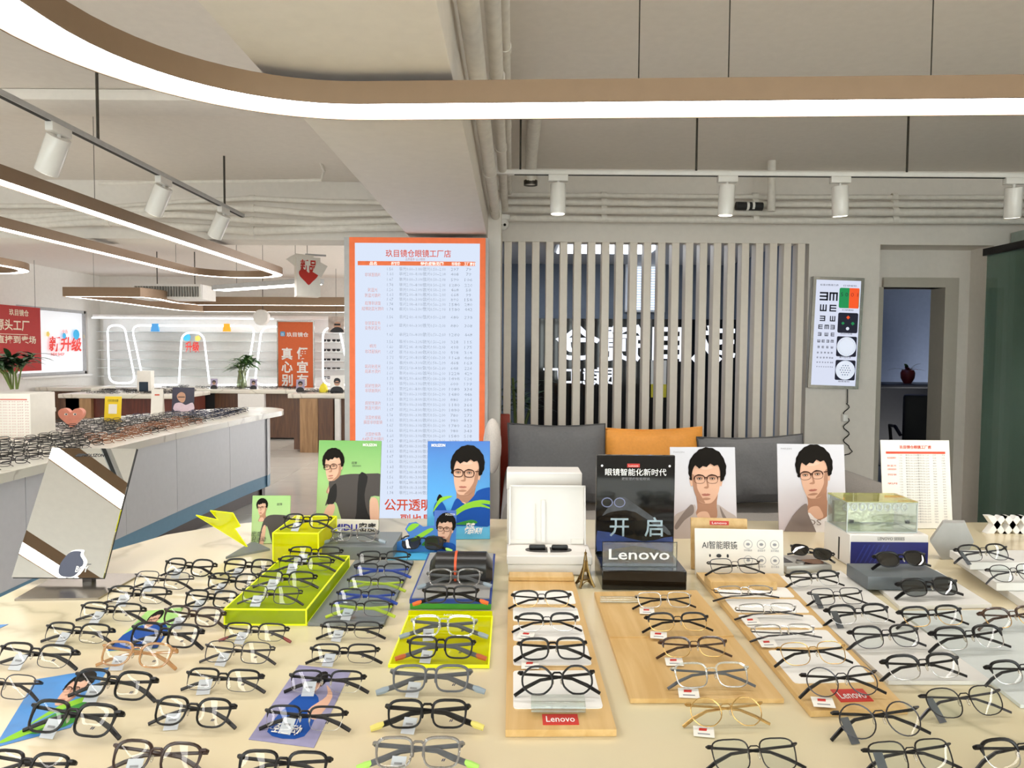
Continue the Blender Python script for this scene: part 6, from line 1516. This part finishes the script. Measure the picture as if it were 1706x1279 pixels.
def spectacles(px, py, wpx, style, yaw, label, h0=0.0, tagk=None, group='spectacles laid out on the front counter', mark=False, tagx=None, dx=0):
    p = onT(px, py, h0); s = wpx * p.y / F / .142; s = max(.84, min(1.18, s))
    t = thing('spectacles', label, 'spectacles', (p.x, p.y, TZ + h0 + .0006), R(yaw), group); t.scale = (s, s, s)
    last = None
    for nm, me, _ in spec_parts(style):
        if nm == 'lens_mark' and not mark: continue
        o = link(nm, me, last if nm == 'temple_tip' else t)
        if nm == 'temple': last = o
    if tagk:
        x = tagx if tagx is not None else (-.03 if tagk == 'grey' else -.045)
        link('price_tag', tag_mesh(tagk), t, (x, .004 if tagk != 'white' else -.004, 0.0006), (R(-24) if tagk != 'white' else 0, 0, R(random.uniform(-14, 14))))
    return t
G = [
 # left block, rows from the back
 (308, 966, 98, 'boston', -8, 'black full-rim spectacles farthest back on the left, beside the mirror base', 0, 'grey', 1),
 (410, 964, 94, 'bold', -3, 'black full-rim spectacles in the back row touching the green-yellow slab', 0, 'grey', 1),
 (263, 988, 108, 'thin', -5, 'thin dark half-rim spectacles just right of the mirror base', 0, 'grey', 1),
 (382, 990, 96, 'boston', -4, 'black full-rim spectacles left of the slab, second from the back', 0, 'grey', 1),
 (222, 1013, 116, 'half', -4, 'wide flat half-rim spectacles directly in front of the mirror base', 0, 'grey', 1),
 (346, 1019, 100, 'bold', -5, 'black full-rim spectacles at the back corner of the green-yellow slab', 0, 'grey', 1),
 (177, 1042, 120, 'half', -5, 'black half-rim spectacles left of the half hidden green leaflet', 0, 'grey', 1),
 (314, 1051, 114, 'bold_brown', -6, 'dark brown full-rim spectacles on the head of the green leaflet', 0, 'grey', 1),
 (120, 1079, 128, 'half', -6, 'half-rim spectacles with long temples near the left edge', 0, 'grey', 1),
 (266, 1087, 134, 'bold', -6, 'bold black spectacles on the lower edge of the green leaflet', 0, 'grey', 1),
 (420, 1076, 118, 'half_red', -3, 'half-rim spectacles with a reddish temple tip below the green-yellow slab', 0, 'grey', 1),
 (582, 1071, 112, 'half', 0, 'half-rim spectacles directly below the thin grey slab', 0, 'grey', 1),
 (48, 1121, 150, 'half', -7, 'wide half-rim spectacles at the left edge above the blue leaflet', 0, 'grey', 1),
 (218, 1121, 140, 'amber', -6, 'clear amber spectacles between black ones on the left', 0, 'grey', 1),
 (390, 1113, 128, 'thin', -4, 'thin dark metal spectacles left of the column below the grey slab', 0, 'grey', 1),
 (570, 1113, 124, 'half', 0, 'second half-rim spectacles below the thin grey slab', 0, 'grey', 1),
 (-12, 1172, 142, 'thin', -8, 'thin spectacles cut by the left edge of the picture', 0, None, 0),
 (176, 1175, 156, 'bold', -7, 'bold black spectacles over the face on the blue leaflet', 0, 'grey', 1),
 (365, 1161, 142, 'half', -4, 'half-rim spectacles above the bold pair in the lower left', 0, 'grey', 1),
 (540, 1163, 138, 'rimless', -1, 'half-rim spectacles on the head of the violet leaflet', 0, 'grey', 1),
 (106, 1237, 178, 'bold', -8, 'bold black spectacles over the green ribbons of the blue leaflet', 0, 'grey', 1),
 (312, 1221, 152, 'boston', -5, 'bold black spectacles in the lower left between the two leaflets', 0, 'grey', 1),
 (503, 1227, 150, 'rimless', -2, 'half-rim spectacles on the shirt of the violet leaflet', 0, 'grey', 1),
 (30, 1318, 168, 'bold', -7, 'black spectacles cut off at the bottom left corner', 0, None, 0),
 (250, 1303, 176, 'bold_brown', -5, 'dark brown spectacles cut off at the bottom left of centre', 0, 'grey', 0),
 (464, 1318, 172, 'bold', -2, 'black spectacles cut off at the bottom below the violet leaflet', 0, 'grey', 0),
 # sport column
 (716, 1165, 146, 'sport_grey', 1, 'grey sport spectacles with pale grey tips below the yellow plate', 0, 'grey', 1),
 (710, 1226, 152, 'sport_black', 1, 'dark sport spectacles with pale yellow temple tips', 0, 'grey', 1),
 (694, 1294, 164, 'sport_smoke', 1, 'smoky clear sport spectacles with green tips at the bottom edge', 0, 'grey', 1),
 (738, 1070, 118, 'sport_crystal', 0, 'clear crystal sport spectacles at the back of the yellow plate', PLH, 'grey', 1),
 (733, 1107, 122, 'sport_rust', 0, 'black sport spectacles with rust brown tips on the yellow plate', PLH, 'grey', 1),
 (750, 1013, 100, 'sport_orange', 2, 'black sport spectacles with orange tips at the front of the layered stand', STH, None, 0),
 (757, 984, 98, 'sport_clear', 3, 'smoky clear spectacles in front of the black case', STH, None, 0),
 (702, 922, 80, 'sport_tint', -6, 'black sport glasses with grey lenses on the cyan tray', .0045, None, 0),
 # on slab, block
 (522, 940, 96, 'half', 0, 'half-rim spectacles farthest back on the green-yellow slab', GH, 'grey', 0),
 (505, 957, 100, 'half', -2, 'second half-rim spectacles from the back on the green-yellow slab', GH, 'grey', 1),
 (472, 985, 108, 'half', -3, 'third spectacles from the back on the green-yellow slab, long thin temples', GH, 'grey', 1),
 (446, 1013, 110, 'thin', -4, 'thin dark spectacles nearest the front on the green-yellow slab', GH, 'grey', 0),
 (508, 886, 86, 'boston', 0, 'black full-rim spectacles on top of the tall yellow block', YH, 'grey', 1),
 (588, 909, 84, 'sport_clear', 0, 'clear grey spectacles on the low grey block', BH, None, 0),
 (637, 947, 94, 'half', 1, 'plain black half-rim spectacles at the back of the thin grey slab', SH, None, 0),
 (633, 968, 96, 'half_blue', 0, 'half-rim spectacles with blue temples, second on the thin grey slab', SH, None, 0),
 (622, 991, 100, 'half_lime', -1, 'half-rim spectacles with lime temples in the middle of the grey slab', SH, None, 0),
 (606, 1013, 104, 'half_blue', 0, 'half-rim spectacles with blue temples, fourth on the thin grey slab', SH, None, 0),
 (598, 1035, 112, 'half_lime', 0, 'half-rim spectacles with lime temples at the front of the grey slab', SH, 'grey', 0),
 # tall oak board
 (903, 1019, 106, 'brow_gold', 2, 'black browline spectacles farthest back on the tall oak board', B1 + .002, None, 0),
 (912, 1059, 112, 'brow', 2, 'black browline spectacles with a white tag on the tall oak board', B1 + .002, 'white', 0),
 (922, 1108, 124, 'bold', 3, 'black full-rim spectacles third down the tall oak board', B1 + .002, 'white', 0),
 (930, 1167, 138, 'round', 3, 'black rounded spectacles at the front of the tall oak board', B1 + .002, None, 0),
 # wide oak board
 (1109, 1019, 102, 'silver', 3, 'thin silver spectacles at the back of the wide oak board', B2 + .0035, 'white', 0),
 (1132, 1059, 114, 'brow_gold', 3, 'black and gold browline spectacles, second on the wide oak board', B2 + .0035, 'white', 0),
 (1160, 1103, 122, 'brow_brown', 3, 'brown browline spectacles with a white red tag at their right', B2 + .0006, 'white', 0),
 (1190, 1155, 142, 'clear_silver', 3, 'clear and silver spectacles at the front of the wide oak board', B2 + .0006, 'white', 0),
 (1215, 1219, 142, 'gold', 3, 'gold octagonal spectacles with a white tag in front of the wide oak board', 0, 'white', 0),
 (1264, 1296, 168, 'thin_square', 4, 'thin black square spectacles at the bottom right of centre', 0, None, 0),
 # long oak board
 (1228, 962, 96, 'thin', 4, 'thin dark spectacles on the small oak block', B3 + .0228, None, 0),
 (1246, 1004, 108, 'silver_low', 5, 'silver spectacles farthest back on the white insets of the long oak board', B3 + .002, None, 0),
 (1284, 1035, 112, 'silver_low', 5, 'silver spectacles with a red tag, second on the long oak board', B3 + .002, 'white', 0),
 (1313, 1072, 118, 'silver_low', 5, 'silver spectacles with a white tag, third on the long oak board', B3 + .002, 'white', 0),
 (1362, 1116, 130, 'gold_thin', 6, 'thin gold spectacles, fourth on the long oak board', B3 + .002, None, 0),
 (1412, 1169, 146, 'round_thin', 6, 'thin round dark spectacles by the red label of the long oak board', B3 + .002, 'white', 0),
 # white board
 (1362, 983, 98, 'brow', 6, 'black browline spectacles farthest back on the white board', B4, None, 0),
 (1400, 1014, 102, 'thin', 6, 'thin metal spectacles with a dark tag, second on the white board', B4, 'dark', 0),
 (1438, 1047, 120, 'brow', 7, 'black browline spectacles in the middle of the white board', B4, 'dark', 0),
 (1485, 1088, 134, 'brow_grey', 7, 'grey browline spectacles, fourth down the white board', B4, None, 0),
 (1548, 1141, 148, 'brow', 7, 'black browline spectacles at the front of the white board', B4, None, 0),
 (1562, 1051, 124, 'brow_gold', 8, 'black browline spectacles at the back left of the grey glassy board', B5, None, 0),
 (1626, 1091, 142, 'brow', 8, 'black browline spectacles at the left of the grey glassy board', B5, None, 0),
 (1698, 1053, 124, 'brow_brown', 9, 'brown browline spectacles at the right edge of the grey glassy board', B5, None, 0),
 (1718, 1147, 140, 'brow', 9, 'black browline spectacles cut by the right edge', B5, None, 0),
 (1620, 1204, 160, 'thin_pilot', 8, 'thin dark spectacles with a long dark tag at the lower right', 0, 'dark', 0),
 (1478, 1240, 170, 'round_thin', 7, 'thin dark rounded spectacles in front of the long oak board', 0, 'dark', 0),
 (1530, 1300, 172, 'thin_square', 7, 'thin square spectacles cut off at the bottom right', 0, 'dark', 0),
 (1718, 1290, 172, 'brow', 9, 'black browline spectacles cut off at the bottom right corner', 0, None, 0),
 (1556, 1001, 116, 'clip', 8, 'glossy dark spectacles on the front of the low white plate', B6, None, 0),
 (1508, 951, 100, 'clip_black', 8, 'black clip-on spectacles on top of the dark grey block', DBZ, None, 0),
 (1647, 941, 104, 'brow_grey', 9, 'grey browline spectacles on the top slab of the stack', STK[2] + .0005, 'dark', 0),
 (1698, 975, 100, 'thin_pilot', 9, 'thin grey spectacles on the middle slab of the stack', STK[1] + .0005, None, 0),
]
for px, py, wp, sty, yaw, lab, h0, tk, mk in G:
    g = spectacles(px, py, wp, sty, yaw, lab, h0, tk, mark=mk)
q = spectacles(1348, 934, 62, 'clip_black', -42, 'black folded sunglasses standing on the silver device', .0235, None)

# ---- dense spectacles on the long side counter
def simple_spec(name, mat, thick, h):
    m = MB(); a = .026
    for s in (-1, 1):
        ol = outline('rect', a, h, 14); pts = [(s * (.034 + x), 0, h / 2 + .002 + z) for x, z in ol]
        m.tube(pts if s > 0 else pts[::-1], thick, 4, True, up=(0, 1, 0))
    m.tube([(-.01, 0, h * .75), (.01, 0, h * .75)], thick, 4)
    for s, o_ in ((-1, .01), (1, .018)): m.tube([(s * .066, .002, h * .85), (s * .06, o_, h * .85), (-s * .05, o_ + .004, h * .5), (-s * .07, o_ + .004, .004)], thick * 1.1, 4)
    m.xf(Matrix.Rotation(R(-24), 4, 'X')); return m.mesh(name, mat, False)
SS = {'black': simple_spec('spectacles', 'black', .0024, .036), 'metal': simple_spec('spectacles', 'gunmetal', .0017, .036), 'tortoise': simple_spec('spectacles', M('tortoise_lt', '#7c4a2a', .3, var=.4, scale=80), .0024, .038), 'navy': simple_spec('spectacles', M('navy_frame', '#1c2a4c', .3), .0022, .036)}
LAB = {'black': 'black spectacles in the dense rows on the long side counter', 'metal': 'thin metal spectacles in the dense rows on the long side counter', 'tortoise': 'orange brown spectacles near the front edge of the long side counter', 'navy': 'dark blue spectacles at the far end of the long side counter'}
rnd = random.Random(21); cnt = 0
y = 2.75
while y < 6.75:
    x = -2.5
    lim = -3.55 if y < 5.4 else -3.55 + (y - 5.4) * .62
    if y > 6.2: x = -2.5 - (y - 6.2) * .1
    i = 0
    while x > lim and cnt < 222:
        if not (CYd - .12 < y < CYd + .35 and x < cb_.x + .1) and all(abs(x - o_.location.x) > .12 or abs(y - o_.location.y) > .09 for o_ in (hrt, yc, tc, pb)):
            kind = 'tortoise' if (4.3 < y < 5.7 and x > -2.7 and rnd.random() < .6) else ('navy' if y > 5.8 and rnd.random() < .6 else ('metal' if rnd.random() < .3 else 'black'))
            o = link('spectacles', SS[kind], None, (x + rnd.uniform(-.01, .01), y + rnd.uniform(-.012, .012), TZ + .003), (0, 0, R(rnd.uniform(20, 42))))
            tag(o, LAB[kind], 'spectacles', 'spectacles on the side counter'); cnt += 1
        x -= .158; i += 1
    y += .112

# small print that cannot be picked apart singly
for o in bpy.data.objects:
    if o.parent and o.type == 'MESH' and o.name.split('.')[0] in ('product_names', 'letters', 'header_text', 'price_rows', 'lettering', 'small_lettering', 'headline', 'subtitle', 'icons', 'test_fields', 'red_print', 'printed_picture', 'portrait', 'balloons', 'characters', 'header_text', 'bright_edges', 'nose_pads', 'eyes', 'printed_stripes', 'printed_spectacles', 'edges', 'clear_plate_edges'):
        o['kind'] = 'stuff'
